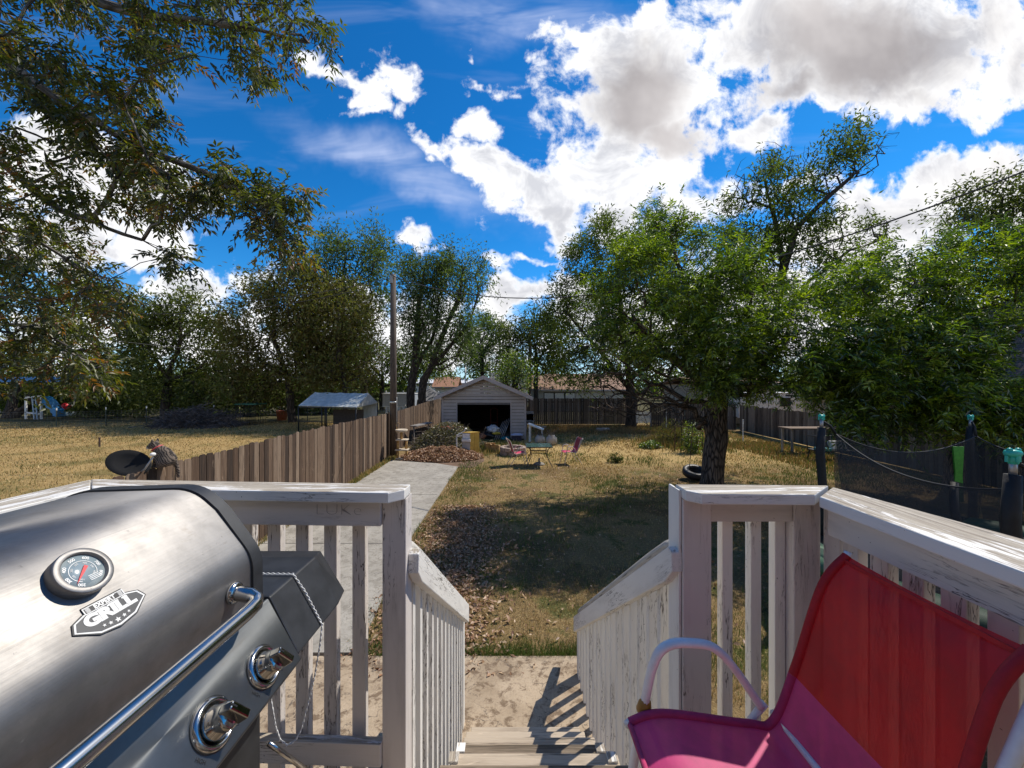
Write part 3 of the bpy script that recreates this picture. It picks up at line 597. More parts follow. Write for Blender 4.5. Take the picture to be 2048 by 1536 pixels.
# trees beyond the field and behind the garage
BT = [('field_tree', 'broad tree with two leaning trunks at the far left edge', (22, 834), 35, [(-160,600),(0,560),(150,540),(285,590),(300,700),(260,800),(60,760),(-160,780)], 33, 38, 420, 'leaf_mid', .6, .42, .13, 12),
 ('field_tree', 'dark dense tree between the leftmost tree and the brush pile', (330, 850), 33, [(240,650),(300,600),(370,575),(430,620),(470,700),(470,815),(250,815)], 31, 36, 460, 'leaf_dark', .4, .36, .12, 14),
 ('field_tree', 'olive green tree behind the silver canopy shelter', (585, 845), 31, [(430,680),(460,590),(520,520),(590,500),(650,540),(640,700),(640,790),(450,800)], 28, 33, 560, 'leaf_brown', .35, .34, .11, 14),
 ('field_tree', 'tallest tree left of the utility pole', (738, 840), 34, [(620,560),(630,480),(665,455),(720,468),(775,470),(790,560),(760,650),(700,760),(620,770),(580,660)], 31, 36, 620, 'leaf_airy', .35, .34, .10, 12),
 ('field_tree', 'thin brownish tree just left of the pole', (690, 845), 29, [(600,620),(650,560),(740,580),(760,660),(740,780),(650,800),(590,740)], 27, 31, 380, 'leaf_brown', .22, .3, .10, 12)]
for i, (nm, lb, base, db, poly, d0, d1, na, lm, R0, Ls, Ws, per) in enumerate(BT):
    att = PP(poly, d0, d1, na, max(8, na//9), .5, .3); cxp = sum(p[0] for p in poly)/len(poly); cyp = min(p[1] for p in poly)
    b0 = P(base[0], 770+HC*F/db, db); dm = (d0+d1)/2
    tr = [[tuple(b0), tuple(P(base[0]*.8+cxp*.2, 760, dm)), tuple(P(cxp, 680, dm)), tuple(P(cxp, cyp*.6+270, dm))]]
    tr.append([tuple(P(base[0]*.8+cxp*.2, 760, dm)), tuple(P(cxp-70, 690, dm)), tuple(P(cxp-80, 640, dm))])
    if i == 0: tr.append([tuple(b0+Vector((.6, 0, 0))), tuple(P(95, 745, 35))])
    tree(nm, lb, tr, att, 40+i, M[lm], M['bark_dark'], r0=.012, R0=R0*.8, step=1.0, per=int(per*1.5), spread=.5, L=Ls*1.1, W=Ws*1.1, extra=1, group='trees along the far side of the field', droop=.1, nthin=3)
for i, (lb, bx_, poly) in enumerate([('airy pale green elm right of the utility pole', 822, [(798,520),(850,500),(900,500),(890,620),(850,720),(800,700)]), ('leaning airy elm whose crown spreads over the garage', 845, [(860,510),(920,505),(975,525),(985,585),(950,640),(960,700),(900,750),(860,720)])]):
    att = PP(poly, 27, 32, 420, 50, .45, .3); b0 = P(bx_, 770+HC*F/29, 29)
    cxp = sum(p[0] for p in poly)/len(poly)
    tree('elm_tree', lb, [[tuple(b0), tuple(P(bx_+2, 760, 29)), tuple(P(bx_+(cxp-bx_)*.4, 690, 29.5)), tuple(P(cxp-10, 600, 29.5)), tuple(P(cxp, 540, 29.5))], [tuple(P(bx_+2, 750, 29)), tuple(P(bx_+(cxp-bx_)*.7+30, 660, 29.5)), tuple(P(cxp+30, 590, 29.5))]],
      att, 60+i, M['leaf_airy'], M['bark_dark'], r0=.010, R0=.3, step=.9, per=11, spread=.4, L=.29, W=.095, extra=2, group='elms behind the left fence', droop=.35)
for i, (lb, bx_, d, poly, lm, na) in enumerate([('pale round tree far behind the garage ridge', 960, 52, [(925,700),(930,650),(975,625),(1015,660),(1010,745),(930,748)], 'leaf_airy', 260), ('dark tree with dead top far behind the garage', 1060, 44, [(1010,700),(1020,640),(1065,625),(1125,640),(1150,700),(1120,750),(1010,752)], 'leaf_dark', 300), ('bright green young tree peeping over the garage roof', 1030, 30, [(1003,745),(1012,722),(1045,715),(1055,740),(1050,765),(1005,765)], 'leaf_bright', 120), ('green tree behind the pole and the white yard fence', 700, 46, [(640,700),(720,680),(800,700),(870,690),(900,750),(780,770),(640,780)], 'leaf_mid', 360)]):
    att = PP(poly, d-2.5, d+2.5, na, max(8, na//9), .5, .4); cxp = sum(p[0] for p in poly)/len(poly); yb = 770+HC*F/d
    tree('distant_tree', lb, [[tuple(P(cxp, yb, d)), tuple(P(cxp, 752, d)), tuple(P(cxp, 700 if i != 2 else 740, d))]], att, 80+i, M[lm], M['bark_dark'], r0=.014, R0=.26, step=1.2, per=16 if i != 2 else 22, spread=.6 if i != 2 else .3, L=.45 if i != 2 else .2, W=.16 if i != 2 else .08, extra=1, group='trees behind the garage')
def bush(name, label, c, r, nn, lm, seed, L=.3, W=.1, group=None, twig=True, per=14, cat='shrub', r0=.01, R0=.06):
    rng = np.random.default_rng(seed); v = unit(rng.normal(0, 1, (nn, 3))); v[:, 2] = np.abs(v[:, 2]); v *= (rng.random((nn, 1))**.4)
    att = np.array(c)+v*np.array(r)+np.array([0, 0, r[2]*.1])
    return tree(name, label, [[tuple(c), (c[0], c[1], c[2]+r[2]*.25)]], att, seed, M[lm], M['bark_dark'], r0=r0, R0=R0, step=max(r)/5, per=per, spread=max(r)*.09, L=L, W=W, group=group, cat=cat, extra=1)
sh = [(150, 38, 3.2, 'leaf_mid', 'shrub behind the wire fence below the leftmost tree'), (235, 36, 3.6, 'leaf_dark', 'dark shrub left of the brush pile'), (400, 37, 4.2, 'leaf_dark', 'dark thicket right behind the brush pile'), (500, 38, 4.0, 'leaf_dark', 'dark thicket behind the dog cage'), (640, 40, 3.6, 'leaf_mid', 'green thicket behind the silver canopy'), (60, 42, 4.5, 'leaf_dark', 'dark thicket behind the blue slide')]
for i, (px, d, hgt, lm, lb) in enumerate(sh):
    bush('thicket', lb, ((px-CX)/F*d, d, 0), (3.4, 2, hgt), 260, lm, 100+i, .4, .13, 'thickets beyond the field', per=14, R0=.12)
# far mass of trees closing the view
xx = []; 
for a in np.linspace(-1.45, 1.5, 150):
    d = 78+8*math.sin(a*9)+random.uniform(-4, 4); xx.append((a*d, d, random.uniform(3.0, 7.5)))
c = np.array(xx); N = 42000; i = RNG.integers(0, len(c), N); v = unit(RNG.normal(0, 1, (N, 3)))*(RNG.random((N, 1))**.4)
pos = np.stack([c[i, 0]+v[:, 0]*2.6, c[i, 1]+v[:, 1]*2.5, np.abs(c[i, 2]*.5+v[:, 2]*c[i, 2]*.52)], -1)
V, Fc = leaf_tris(pos, unit(RNG.normal(0, 1, (N, 3))), unit(RNG.normal(0, 1, (N, 3))+[0, 0, 1]), RNG.uniform(.5, 1.0, N), RNG.uniform(.25, .5, N))
tag(rawmesh('far_trees', V, Fc, M['leaf_mid'], rnd=np.repeat(RNG.random(N), 4)), 'distant belt of trees closing the view behind the houses', 'trees', kind='stuff')
# ---------------------------------------------------------------- fences
def picket_fence(name, label, A, B, h, mt, wdt=.14, gap=.007, ear=True, jitter=.02, postside=1, toplevel=None):
    A = Vector((*A, 0)); B = Vector((*B, 0)); L = (B-A).length; u = (B-A)/L; nv = Vector((-u.y, u.x, 0)); t = thing(name, label, 'fence', A)
    mb = MB(); k = int(L/(wdt+gap)); 
    for i in range(k):
        w_ = wdt*random.uniform(.94, 1.0); s = i*(wdt+gap); hh = (h(s/L) if callable(h) else h)+random.uniform(-jitter, jitter); o = A+u*s+nv*random.uniform(-.006, .006)
        ln = random.gauss(0, .006); tp = o+u*ln; e = .028 if ear else 0
        z = Vector((0, 0, 1)); pts = [o+z*.03, o+u*w_+z*.03, tp+u*w_+z*(hh-e), tp+u*(w_-e)+z*hh, tp+u*e+z*hh, tp+z*(hh-e)] if ear else [o+z*.03, o+u*w_+z*.03, tp+u*w_+z*hh, tp+z*hh]
        mb.prism(pts, nv*.018, along=(0, 0, 1))
    mb.build('boards', M[mt], t)
    mb = MB(); hm = h(.5) if callable(h) else h
    for z in (.3, hm*.5, hm-.25): 
        a = A+nv*(.06*postside)+Vector((0, 0, z)); b = B+nv*(.06*postside)+Vector((0, 0, z)); mb.bar(a, b, .035, .085)
    mb.build('rails', M[mt], t)
    q = int(L/2.4)
    for i in range(q+1):
        mb = MB(); o = A+u*min(L-.05, i*2.4)+nv*(.125*postside); mb.box(o+Vector((0, 0, hm*.5-.03)), (.09, .09, hm-.12)); mb.build('post', M[mt], t)
    return t
picket_fence('wooden_fence', 'long weathered brown picket fence between the driveway and the dry field', (-4.60, 2.6), (-5.72, 31.0), lambda s: 1.88+.05*math.sin(s*9), 'fence', postside=1)
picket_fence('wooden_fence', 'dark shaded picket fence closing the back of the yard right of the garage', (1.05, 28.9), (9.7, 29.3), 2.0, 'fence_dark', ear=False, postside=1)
picket_fence('wooden_fence', 'grey picket fence running toward the house along the right side of the yard', (14.9, 25.2), (13.6, 5.0), 1.68, 'fence_right', ear=False, jitter=.035, postside=1)
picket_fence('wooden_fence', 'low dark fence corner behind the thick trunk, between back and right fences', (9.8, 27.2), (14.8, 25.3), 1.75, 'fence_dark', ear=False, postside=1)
# wire fence across the field
t = thing('wire_fence', 'thin wire mesh fence with pale tipped metal posts across the field', 'fence', (-40, 27, 0)); wire = plain('galvanised_wire', (.16, .165, .16), .5, .6)
wpts = [Vector((-42, 24.5, 0)), Vector((-38, 26.2, 0)), G(113, 855), G(212, 852), G(293, 848), Vector((-24, 31, 0)), Vector((-17, 32, 0)), Vector((-9, 32.5, 0))]
mb = MB()
for a, b in zip(wpts[:-1], wpts[1:]):
    for z in np.linspace(.06, 1.1, 9): mb.tube([a+Vector((0, 0, z)), b+Vector((0, 0, z))], .006, 3, False)
    L = (b-a).length
    for i in range(int(L/.2)):
        q = a+(b-a)*(i*.2/L); mb.tube([q+Vector((0, 0, .05)), q+Vector((0, 0, 1.1))], .004, 3, False)
mb.build('mesh', wire, t)
gp = plain('green_metal', (.03, .045, .035), .6); wt = plain('white_enamel', (.75, .75, .72), .5)
for q in wpts:
    mb = MB(); mb.box(q+Vector((0, 0, .62)), (.05, .05, 1.24)); pp = mb.build('post', gp, t)
    mb = MB(); mb.box(q+Vector((0, 0, 1.3)), (.052, .052, .16)); mb.build('post_tip', wt, pp)
mb = MB(); mb.box(G(199, 894)+Vector((0, 0, .22)), (.05, .05, .44)); mb.box(G(199, 894)+Vector((0, 0, .45)), (.07, .07, .04))
tag(mb.build('metal_stake', plain('rusty_iron', (.05, .03, .025), .8)), 'short dark stake standing alone in the dry field', 'stake')
# ---------------------------------------------------------------- utility pole and wires
t = thing('utility_pole', 'tall brown wooden utility pole standing at the left fence', 'utility pole', (-4.93, 16, 0))
mb = MB(); mb.tube([(-4.93, 16, 0), (-4.93, 16, 4), (-4.94, 16, 7.6)], [.15, .135, .115], 12); mb.build('shaft', M['pole'], t)
mb = MB(); mb.tube([(-4.93+.15, 15.97, 1.0), (-4.93+.15, 15.97, 2.4), (-4.93+.145, 15.97, 2.5)], .02, 6); mb.build('ground_wire_cover', plain('grey_conduit', (.4, .4, .38), .6), t)
mb = MB(); mb.lathe([(.152, 2.25), (.156, 2.26), (.156, 2.31), (.152, 2.32)], (-4.93, 16, 0), n=14); mb.build('metal_band', plain('band', (.5, .5, .48), .4, .8), t)
mb = MB(); mb.box((-4.97, 15.86, 7.35), (.1, .06, .3)); mb.tube([(-5.05, 15.9, 7.5), (-4.9, 15.85, 7.56), (-4.75, 15.85, 7.42)], .02, 6); mb.build('wire_clamp', plain('clamp_grey', (.3, .3, .3), .5, .5), t)
wirem = plain('black_cable', (.045, .045, .045), .8)
def wire_run(name, label, a, b, sag, r=.012):
    mb = MB(); a = Vector(a); b = Vector(b); mb.tube([a+(b-a)*k/24+Vector((0, 0, -4*sag*(k/24)*(1-k/24))) for k in range(25)], r, 5, False, smooth=True)
    tag(mb.build(name, wirem), label, 'wire')
wire_run('overhead_wire', 'twisted service cable rising from the pole over the right trees', (-4.9, 15.9, 7.5), P(2100, 322, 6.6), 1.55, .017)
wire_run('overhead_wire', 'upper overhead cable running left from the pole top', (-5.0, 16, 7.45), P(-60, 575, 15), .9, .014)
wire_run('overhead_wire', 'lower overhead cable running left just under the upper one', (-5.0, 16, 7.3), P(-60, 592, 15), 1.0, .012)
wire_run('overhead_wire', 'thin dark cable drooping low across the trees on the left', P(640, 700, 30), P(-60, 640, 12), .5, .012)
# ---------------------------------------------------------------- garage
def gable(t, x0, x1, y0, y1, ze, zr, over, rm, th=.09, fasc=None, axis='y'):
    xm = (x0+x1)/2
    for sgn in (-1, 1):
        xe = xm+sgn*((x1-x0)/2+over); sl_ = (zr-ze)/((x1-x0)/2); zee = zr-sl_*abs(xe-xm); mb = MB()
        mb.prism([(xm, y0-over, zr+.03), (xe, y0-over, zee+.03), (xe, y0-over, zee+.03+th), (xm, y0-over, zr+.03+th)], (0, y1-y0+2*over, 0)); mb.build('roof_slope', rm, t)
        if fasc:
            mb = MB(); mb.prism([(xm, y0-over-.03, zr-.09), (xe, y0-over-.03, zee-.09), (xe, y0-over-.03, zee+.10), (xm, y0-over-.03, zr+.12)], (0, .028, 0)); mb.build('fascia', fasc, t)
def shingle(name, a, b, c_, s=1.0):
    def fn(q):
        o = q('ShaderNodeNewGeometry').outputs['Position']; br = q('ShaderNodeTexBrick', {'Vector': q.map(o, (1, 1, 1), rot=(0, 0, R(90))), 'Color1': a, 'Color2': b, 'Mortar': c_, 'Scale': 3.2*s, 'Mortar Size': .02, 'Bias': 0.0})
        nz = q.noise(o, 6, 6, .7).outputs[0]
        return {'Base Color': q.mix(q.m('MULTIPLY', q.sm(nz, .4, .7), .5), br, c_), 'Roughness': .95, 'Normal': q.bump(nz, .5, .02)}
    return mat(name, fn)
M['shingle_orange'] = shingle('orange_shingle', (.42, .20, .11), (.52, .28, .17), (.25, .13, .08))
M['shingle_brown'] = shingle('brown_shingle', (.34, .20, .13), (.42, .27, .18), (.18, .11, .08))
M['shingle_dark'] = shingle('dark_shingle', (.10, .075, .065), (.15, .115, .10), (.03, .025, .022), .7)
M['shingle_grey'] = shingle('grey_shingle', (.12, .12, .125), (.16, .16, .165), (.06, .06, .06))
M['siding'] = plain('vinyl_siding', (.35, .31, .285), .55, 0, .07, 2)
M['trim'] = plain('siding_trim', (.36, .325, .32), .5, 0, .06, 3)
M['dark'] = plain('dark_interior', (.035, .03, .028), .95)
M['white'] = plain('white_plastic', (.72, .71, .69), .45)
M['black'] = plain('black_plastic', (.018, .018, .02), .45)
M['greymetal'] = plain('grey_metal', (.35, .35, .36), .4, .7)
M['tan'] = plain('tan_stucco', (.50, .41, .31), .95, 0, .08, 4, .3)
GX0, GX1, GY0, GY1, GE, GR = -3.84, .76, 21.0, 26.6, 2.42, 3.4
t = thing('garage', 'open single garage with grey lap siding and an orange shingle roof', 'garage', (-1.5, GY0, 0))
DX0, DX1, DZ = -2.98, -.09, 2.02
mb = MB(); lap = .178; z = .06
xm = (GX0+GX1)/2
def lapstrip(mb, x0, x1, z0, z1, y):
    z0 += .022; mb.prism([(x0, y, z1), (x0, y-.035, z0), (x0, y+.015, z0), (x0, y+.015, z1)], (x1-x0, 0, 0))  # gap bares the dark backing, standing in for shade under each lap
while z < GR-.1:
    z1 = min(z+lap, GR-.02)
    if z1 <= DZ+.1:
        lapstrip(mb, GX0, DX0-.06, z, z1, GY0); lapstrip(mb, DX1+.06, GX1, z, z1, GY0)
    elif z1 <= GE: lapstrip(mb, GX0, GX1, z, z1, GY0)
    else:
        hw = (GX1-GX0)/2*(GR-z1)/(GR-GE); hw2 = (GX1-GX0)/2*(GR-max(z, GE))/(GR-GE)
        mb.prism([(xm-hw2, GY0-.03, z+.022), (xm+hw2, GY0-.03, z+.022), (xm+hw, GY0, z1), (xm-hw, GY0, z1)], (0, .03, 0))
    z = z1
mb.build('front_siding', M['siding'], t)
mb = MB(); mb.bx(GX0, GX0+.1, GY0+.03, GY1, 0, GE); mb.bx(GX1-.1, GX1, GY0+.03, GY1, 0, GE); mb.bx(GX0+.1, GX1-.1, GY1-.1, GY1, 0, GE); mb.build('wall', M['siding'], t)
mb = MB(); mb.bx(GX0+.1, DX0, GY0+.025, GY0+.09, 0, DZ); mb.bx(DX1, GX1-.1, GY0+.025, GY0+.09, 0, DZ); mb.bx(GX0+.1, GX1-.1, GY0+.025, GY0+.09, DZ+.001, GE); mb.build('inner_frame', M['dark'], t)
for x_ in (GX0, GX1-.07): mb = MB(); mb.bx(x_, x_+.08, GY0-.032, GY0-.002, 0, GE-.05); mb.build('corner_trim', M['trim'], t)
for x_ in (DX0-.06, DX1): mb = MB(); mb.bx(x_, x_+.06, GY0-.035, GY0+.02, 0, DZ+.05); mb.build('door_trim', M['trim'], t)
mb = MB(); mb.bx(DX0, DX1, GY0+.0, GY0+.03, DZ-.09, DZ+.02); mb.build('rolled_door_edge', plain('door_edge', (.12, .11, .11), .6), t)
gable(t, GX0, GX1, GY0, GY1, GE, GR, .36, M['shingle_orange'], .05, M['trim'])
mb = MB(); mb.bx(GX0+.12, GX1-.12, GY0+.1, GY1-.12, .012, .03); mb.build('floor_slab', plain('garage_floor', (.16, .15, .14), .9), t)
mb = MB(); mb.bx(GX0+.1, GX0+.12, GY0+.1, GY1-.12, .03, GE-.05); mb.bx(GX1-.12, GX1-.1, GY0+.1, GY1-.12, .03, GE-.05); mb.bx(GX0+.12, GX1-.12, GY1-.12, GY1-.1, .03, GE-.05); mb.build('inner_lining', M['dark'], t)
# clutter in the doorway
def lump(name, label, cat, c, r, mt, seed=1, flat=0.0, group=None):
    rng = random.Random(seed); mb = MB(); n, m = 18, 11; vs = []
    for i in range(m+1):
        ph = math.pi*i/m
        for j in range(n):
            a = 2*math.pi*j/n; k = 1+.16*math.sin(a*3+ph*4+seed)+.1*math.sin(a*5-ph*3+seed*2)+rng.uniform(-.05, .05); q = max(math.sin(ph), .03)
            vs.append((c[0]+q*math.cos(a)*r[0]*k, c[1]+q*math.sin(a)*r[1]*k, max(c[2], c[2]+r[2]-math.cos(ph)*r[2]*k)))
    mb.add(vs, [(i*n+j, i*n+(j+1) % n, (i+1)*n+(j+1) % n, (i+1)*n+j) for i in range(m) for j in range(n)], None, None, True)
    return tag(mb.build(name, mt), label, cat, group)
lump('plastic_bag', 'crumpled white plastic bag on the junk in the garage doorway', 'bag', (-1.05, 21.35, .32), (.36, .28, .22), plain('bag_white', (.55, .56, .58), .4, 0, .3, 9), 2)
lump('trash_bag', 'black trash bag under the white bag in the garage doorway', 'bag', (-1.25, 21.3, .0), (.42, .3, .2), M['black'], 5)
lump('orange_sack', 'dull orange sack on the garage threshold left of the black bag', 'sack', (-1.62, 21.25, .0), (.33, .25, .17), plain('dull_orange', (.30, .12, .06), .8), 9)
lump('yellow_bag', 'small yellow bag tucked below the white bag in the garage', 'bag', (-.85, 21.1, .28), (.22, .12, .07), plain('yellow', (.6, .45, .05), .6), 4)
lump('teal_sack', 'teal cloth bundle on the garage threshold beside the long poles', 'bundle', (-.35, 20.95, .0), (.25, .2, .1), plain('teal', (.03, .2, .22), .7), 4)
pm = plain('aluminium_pole', (.42, .43, .45), .35, .5)
for i in range(5):
    mb = MB(); x_ = -.62+i*.11; mb.tube([(x_-.35, 20.95+.05*i, .03), (x_+.12, 21.6, .95+.06*i)], .022, 6); tag(mb.build('leaning_pole', pm), 'long grey pole leaning inside the right side of the garage door', 'pole', 'grey poles leaning in the garage doorway')
mb = MB(); mb.tube([(-2.86, 21.2, .03), (-2.72, 21.5, .7)], .025, 6); tag(mb.build('tool_handle', plain('pale_wood', (.45, .38, .28), .7)), 'pale wooden handle leaning at the left edge of the garage door', 'tool')
t = thing('hand_truck', 'dim reddish upright hand truck standing deep inside the garage', 'hand truck', (-1.1, 23.5, 0)); rd = plain('dull_red', (.16, .02, .02), .5)
mb = MB(); mb.tube([(-1.3, 23.5, .15), (-1.3, 23.5, 1.5), (-1.1, 23.5, 1.62), (-.9, 23.5, 1.5), (-.9, 23.5, .15)], .03, 6); mb.bx(-1.3, -.9, 23.48, 23.52, .7, .74); mb.bx(-1.3, -.9, 23.3, 23.5, .1, .13); mb.build('frame', rd, t)
for s in (-1.36, -.84): mb = MB(); mb.lathe([(.05, -.03), (.13, -.03), (.13, .03), (.05, .03)], (s, 23.6, .13), Matrix.Rotation(R(90), 3, 'Y'), 14); mb.build('wheel', M['black'], t)
t = thing('plastic_tub', 'dark storage tub with a bluish white lid against the right garage wall', 'tub', (.25, 20.7, 0))
mb = MB(); mb.box((.25, 20.7, .16), (.52, .38, .30)); mb.build('tub_body', plain('navy_tub', (.02, .02, .05), .4), t, .02)
mb = MB(); mb.box((.25, 20.7, .33), (.64, .46, .04)); mb.box((.28, 20.7, .37), (.4, .3, .04)); mb.build('lid', plain('lid_blue', (.45, .5, .68), .4), t, .012)
# ---------------------------------------------------------------- piles, cat tree, cabinet, boxes
def twig_pile(name, label, c, r, nn, col, seed, leafy=0, lm='litter', thick=.012, Lr=(.5, 1.4)):
    rng = np.random.default_rng(seed); mb = MB(); t = thing(name, label, 'brush pile', c); random.seed(seed)
    for k in range(nn):
        a = rng.uniform(0, 6.28); q = math.sqrt(rng.random()); x_, y_ = c[0]+q*r[0]*math.cos(a), c[1]+q*r[1]*math.sin(a); z_ = (.1+rng.random()*.9)*r[2]*(1-q**2)*1.0+.04
        L = rng.uniform(*Lr); th_ = rng.uniform(0, 6.28); el = rng.normal(.1, .35); d = Vector((math.cos(th_)*math.cos(el), math.sin(th_)*math.cos(el), math.sin(el)))
        p0 = Vector((x_, y_, z_))-d*L/2; pts = []
        for i in range(5):
            p = p0+d*L*i/4+Vector(tuple(rng.normal(0, L*.05, 3))); p.z = max(.01, p.z); pts.append(p)
        mb.tube(pts, [thick*rng.uniform(.6, 1.6)*(1-.15*i) for i in range(5)], 4, False)
    mb.build('branches', col, t)
    if leafy:
        a = rng.uniform(0, 6.28, leafy); q = np.sqrt(rng.random(leafy)); x_ = c[0]+q*r[0]*np.cos(a); y_ = c[1]+q*r[1]*np.sin(a); z_ = r[2]*(1-q**2)*rng.uniform(.5, 1.05, leafy)+.06
        V, Fc = leaf_tris(np.stack([x_, y_, z_], -1), unit(rng.normal(0, 1, (leafy, 3))), unit(rng.normal(0, 1, (leafy, 3))), rng.uniform(.06, .15, leafy), rng.uniform(.02, .045, leafy))
        rawmesh('dry_leaves', V, Fc, M[lm], t, rnd=np.repeat(rng.random(leafy), 4))
    return t
tw = bark('dry_twig', (.10, .075, .055), (.36, .29, .22)); tw2 = bark('grey_twig', (.07, .055, .05), (.28, .235, .21))
M['dull_leaf'] = leafmat('dull_leaf', [(.0, (.06, .045, .025)), (.4, (.13, .11, .06)), (.7, (.17, .17, .09)), (1, (.36, .29, .18))], .2, .05)
twig_pile('brush_pile', 'heap of cut branches with dry leaves in front of the garage', (-3.0, 18.3, 0), (1.75, 1.6, 1.15), 420, tw, 4, 13000, 'dull_leaf', .012)
twig_pile('brush_pile', 'low grey pile of bare branches at the far side of the field', tuple(G(395, 853)), (2.9, 1.5, 1.5), 620, tw2, 6, 0, thick=.022, Lr=(.8, 2.6))
t = thing('cat_tree', 'small cat tree with three carpeted shelves at the end of the driveway', 'cat tree', (-4.42, 15.5, 0)); cp = plain('beige_carpet', (.55, .47, .36), .95, 0, .12, 20, .5); rp = plain('sisal_rope', (.42, .26, .10), .9, 0, .2, 30, .5)
for z_, s_ in ((.05, .46), (.40, .50), (.80, .46)): mb = MB(); mb.box((-4.42, 15.5, z_), (s_, .36, .05)); mb.build('shelf', cp, t, .015)
for x_, y_, z0, z1 in ((-4.6, 15.5, .07, .38), (-4.25, 15.55, .07, .38), (-4.58, 15.45, .42, .78), (-4.27, 15.55, .42, .78), (-4.45, 15.5, .82, 1.1)): mb = MB(); mb.tube([(x_, y_, z0), (x_, y_, z1)], .05, 10); mb.build('post', rp, t)
mb = MB(); mb.lathe([(.10, 1.10), (.22, 1.12), (.25, 1.2), (.22, 1.22), (.18, 1.15), (.05, 1.14)], (-4.45, 15.5, 0), n=20); mb.build('bowl_perch', cp, t)
mb = MB(); mb.tube([(-4.6, 15.45, 1.18), (-4.66, 15.45, 1.4), (-4.58, 15.45, 1.5), (-4.48, 15.45, 1.44)], .012, 5); mb.build('toy_wire', rp, t)
t = thing('cabinet', 'narrow cabinet with a yellow side and a grey white front before the garage', 'cabinet', (-1.7, 16.6, 0)); ym = plain('yellow_board', (.62, .40, .08), .6, 0, .12, 6)
A = Vector((-1.78, 16.38, 0)); ux = Vector((-.34, .1, 0)); uy = Vector((.36, .2, 0))   # front left corner and the two plan directions
def quadbox(mb, a, u, v, z0, z1): mb.prism([a+Vector((0, 0, z0)), a+u+Vector((0, 0, z0)), a+u+v+Vector((0, 0, z0)), a+v+Vector((0, 0, z0))], (0, 0, z1-z0))
mb = MB(); quadbox(mb, A, ux, ux.cross(Vector((0, 0, -1))).normalized()*.02+Vector((0, 0, 0)), 0.0, .94); mb.build('front_panel', plain('grey_board', (.45, .44, .43), .6), t)
mb = MB(); quadbox(mb, A+uy*.0, uy*.47, Vector((-.3, .12, 0)), 0, .95); quadbox(mb, A+uy*.52, uy*.5, Vector((-.3, .12, 0)), 0, .95); mb.build('side_board', ym, t)
mb = MB(); quadbox(mb, A+Vector((.01, -.02, 0)), ux*1.05, uy*1.06, .952, .985); mb.build('top', ym, t)
mb = MB(); o_ = A+Vector((0, -.03, 0)); quadbox(mb, o_+Vector((.02, -.1, 0)), ux*1.12, Vector((0, .1, 0)), .60, .70); quadbox(mb, o_+ux*.08, ux*.84, Vector((0, .03, 0)), .72, .92); mb.build('drawer', M['white'], t)
t = thing('picture_frame', 'broken white frame propped on the brush pile beside the cabinet', 'frame', (-2.35, 16.9, 0))
mb = MB(); mb.bar((-2.42, 16.9, .12), (-2.44, 16.95, .72), .05, .05); mb.bar((-2.44, 16.9, .78), (-2.1, 17.0, .95), .05, .05); mb.bar((-2.12, 17.0, .95), (-2.02, 16.9, 1.1), .05, .04); mb.bar((-2.4, 16.95, .74), (-2.1, 16.95, .78), .05, .04); mb.build('frame_bars', M['white'], t)
lump('red_cloth', 'faded red cloth lying on top of the brush pile', 'cloth', (-3.0, 18.6, .82), (.62, .3, .10), plain('faded_red', (.42, .10, .09), .9, 0, .25, 12, .5), 7)
cb_ = plain('cardboard', (.42, .27, .13), .9, 0, .1, 6)
for (x_, y_, s_, rz, lb) in ((-1.02, 17.6, .42, .3, 'open cardboard box on the grass just right of the yellow cabinet'), (-.72, 17.35, .36, -.25, 'smaller cardboard box right of the open box')):
    t = thing('cardboard_box', lb, 'box', (x_, y_, 0), 'cardboard boxes beside the cabinet'); Mr = Matrix.Rotation(rz, 3, 'Z')
    mb = MB(); mb.box((x_, y_, s_*.4), (s_, s_*.8, s_*.8), Mr); mb.build('carton', cb_, t)
    mb = MB(); mb.box(Vector((x_, y_, s_*.86))+Mr@Vector((0, -s_*.5, 0)), (s_, .25*s_, .012), Mr@Matrix.Rotation(-.5, 3, 'X')); mb.box(Vector((x_, y_, s_*.9))+Mr@Vector((-s_*.55, 0, 0)), (.3*s_, s_*.8, .012), Mr@Matrix.Rotation(.8, 3, 'Y')); mb.build('flap', cb_, t)
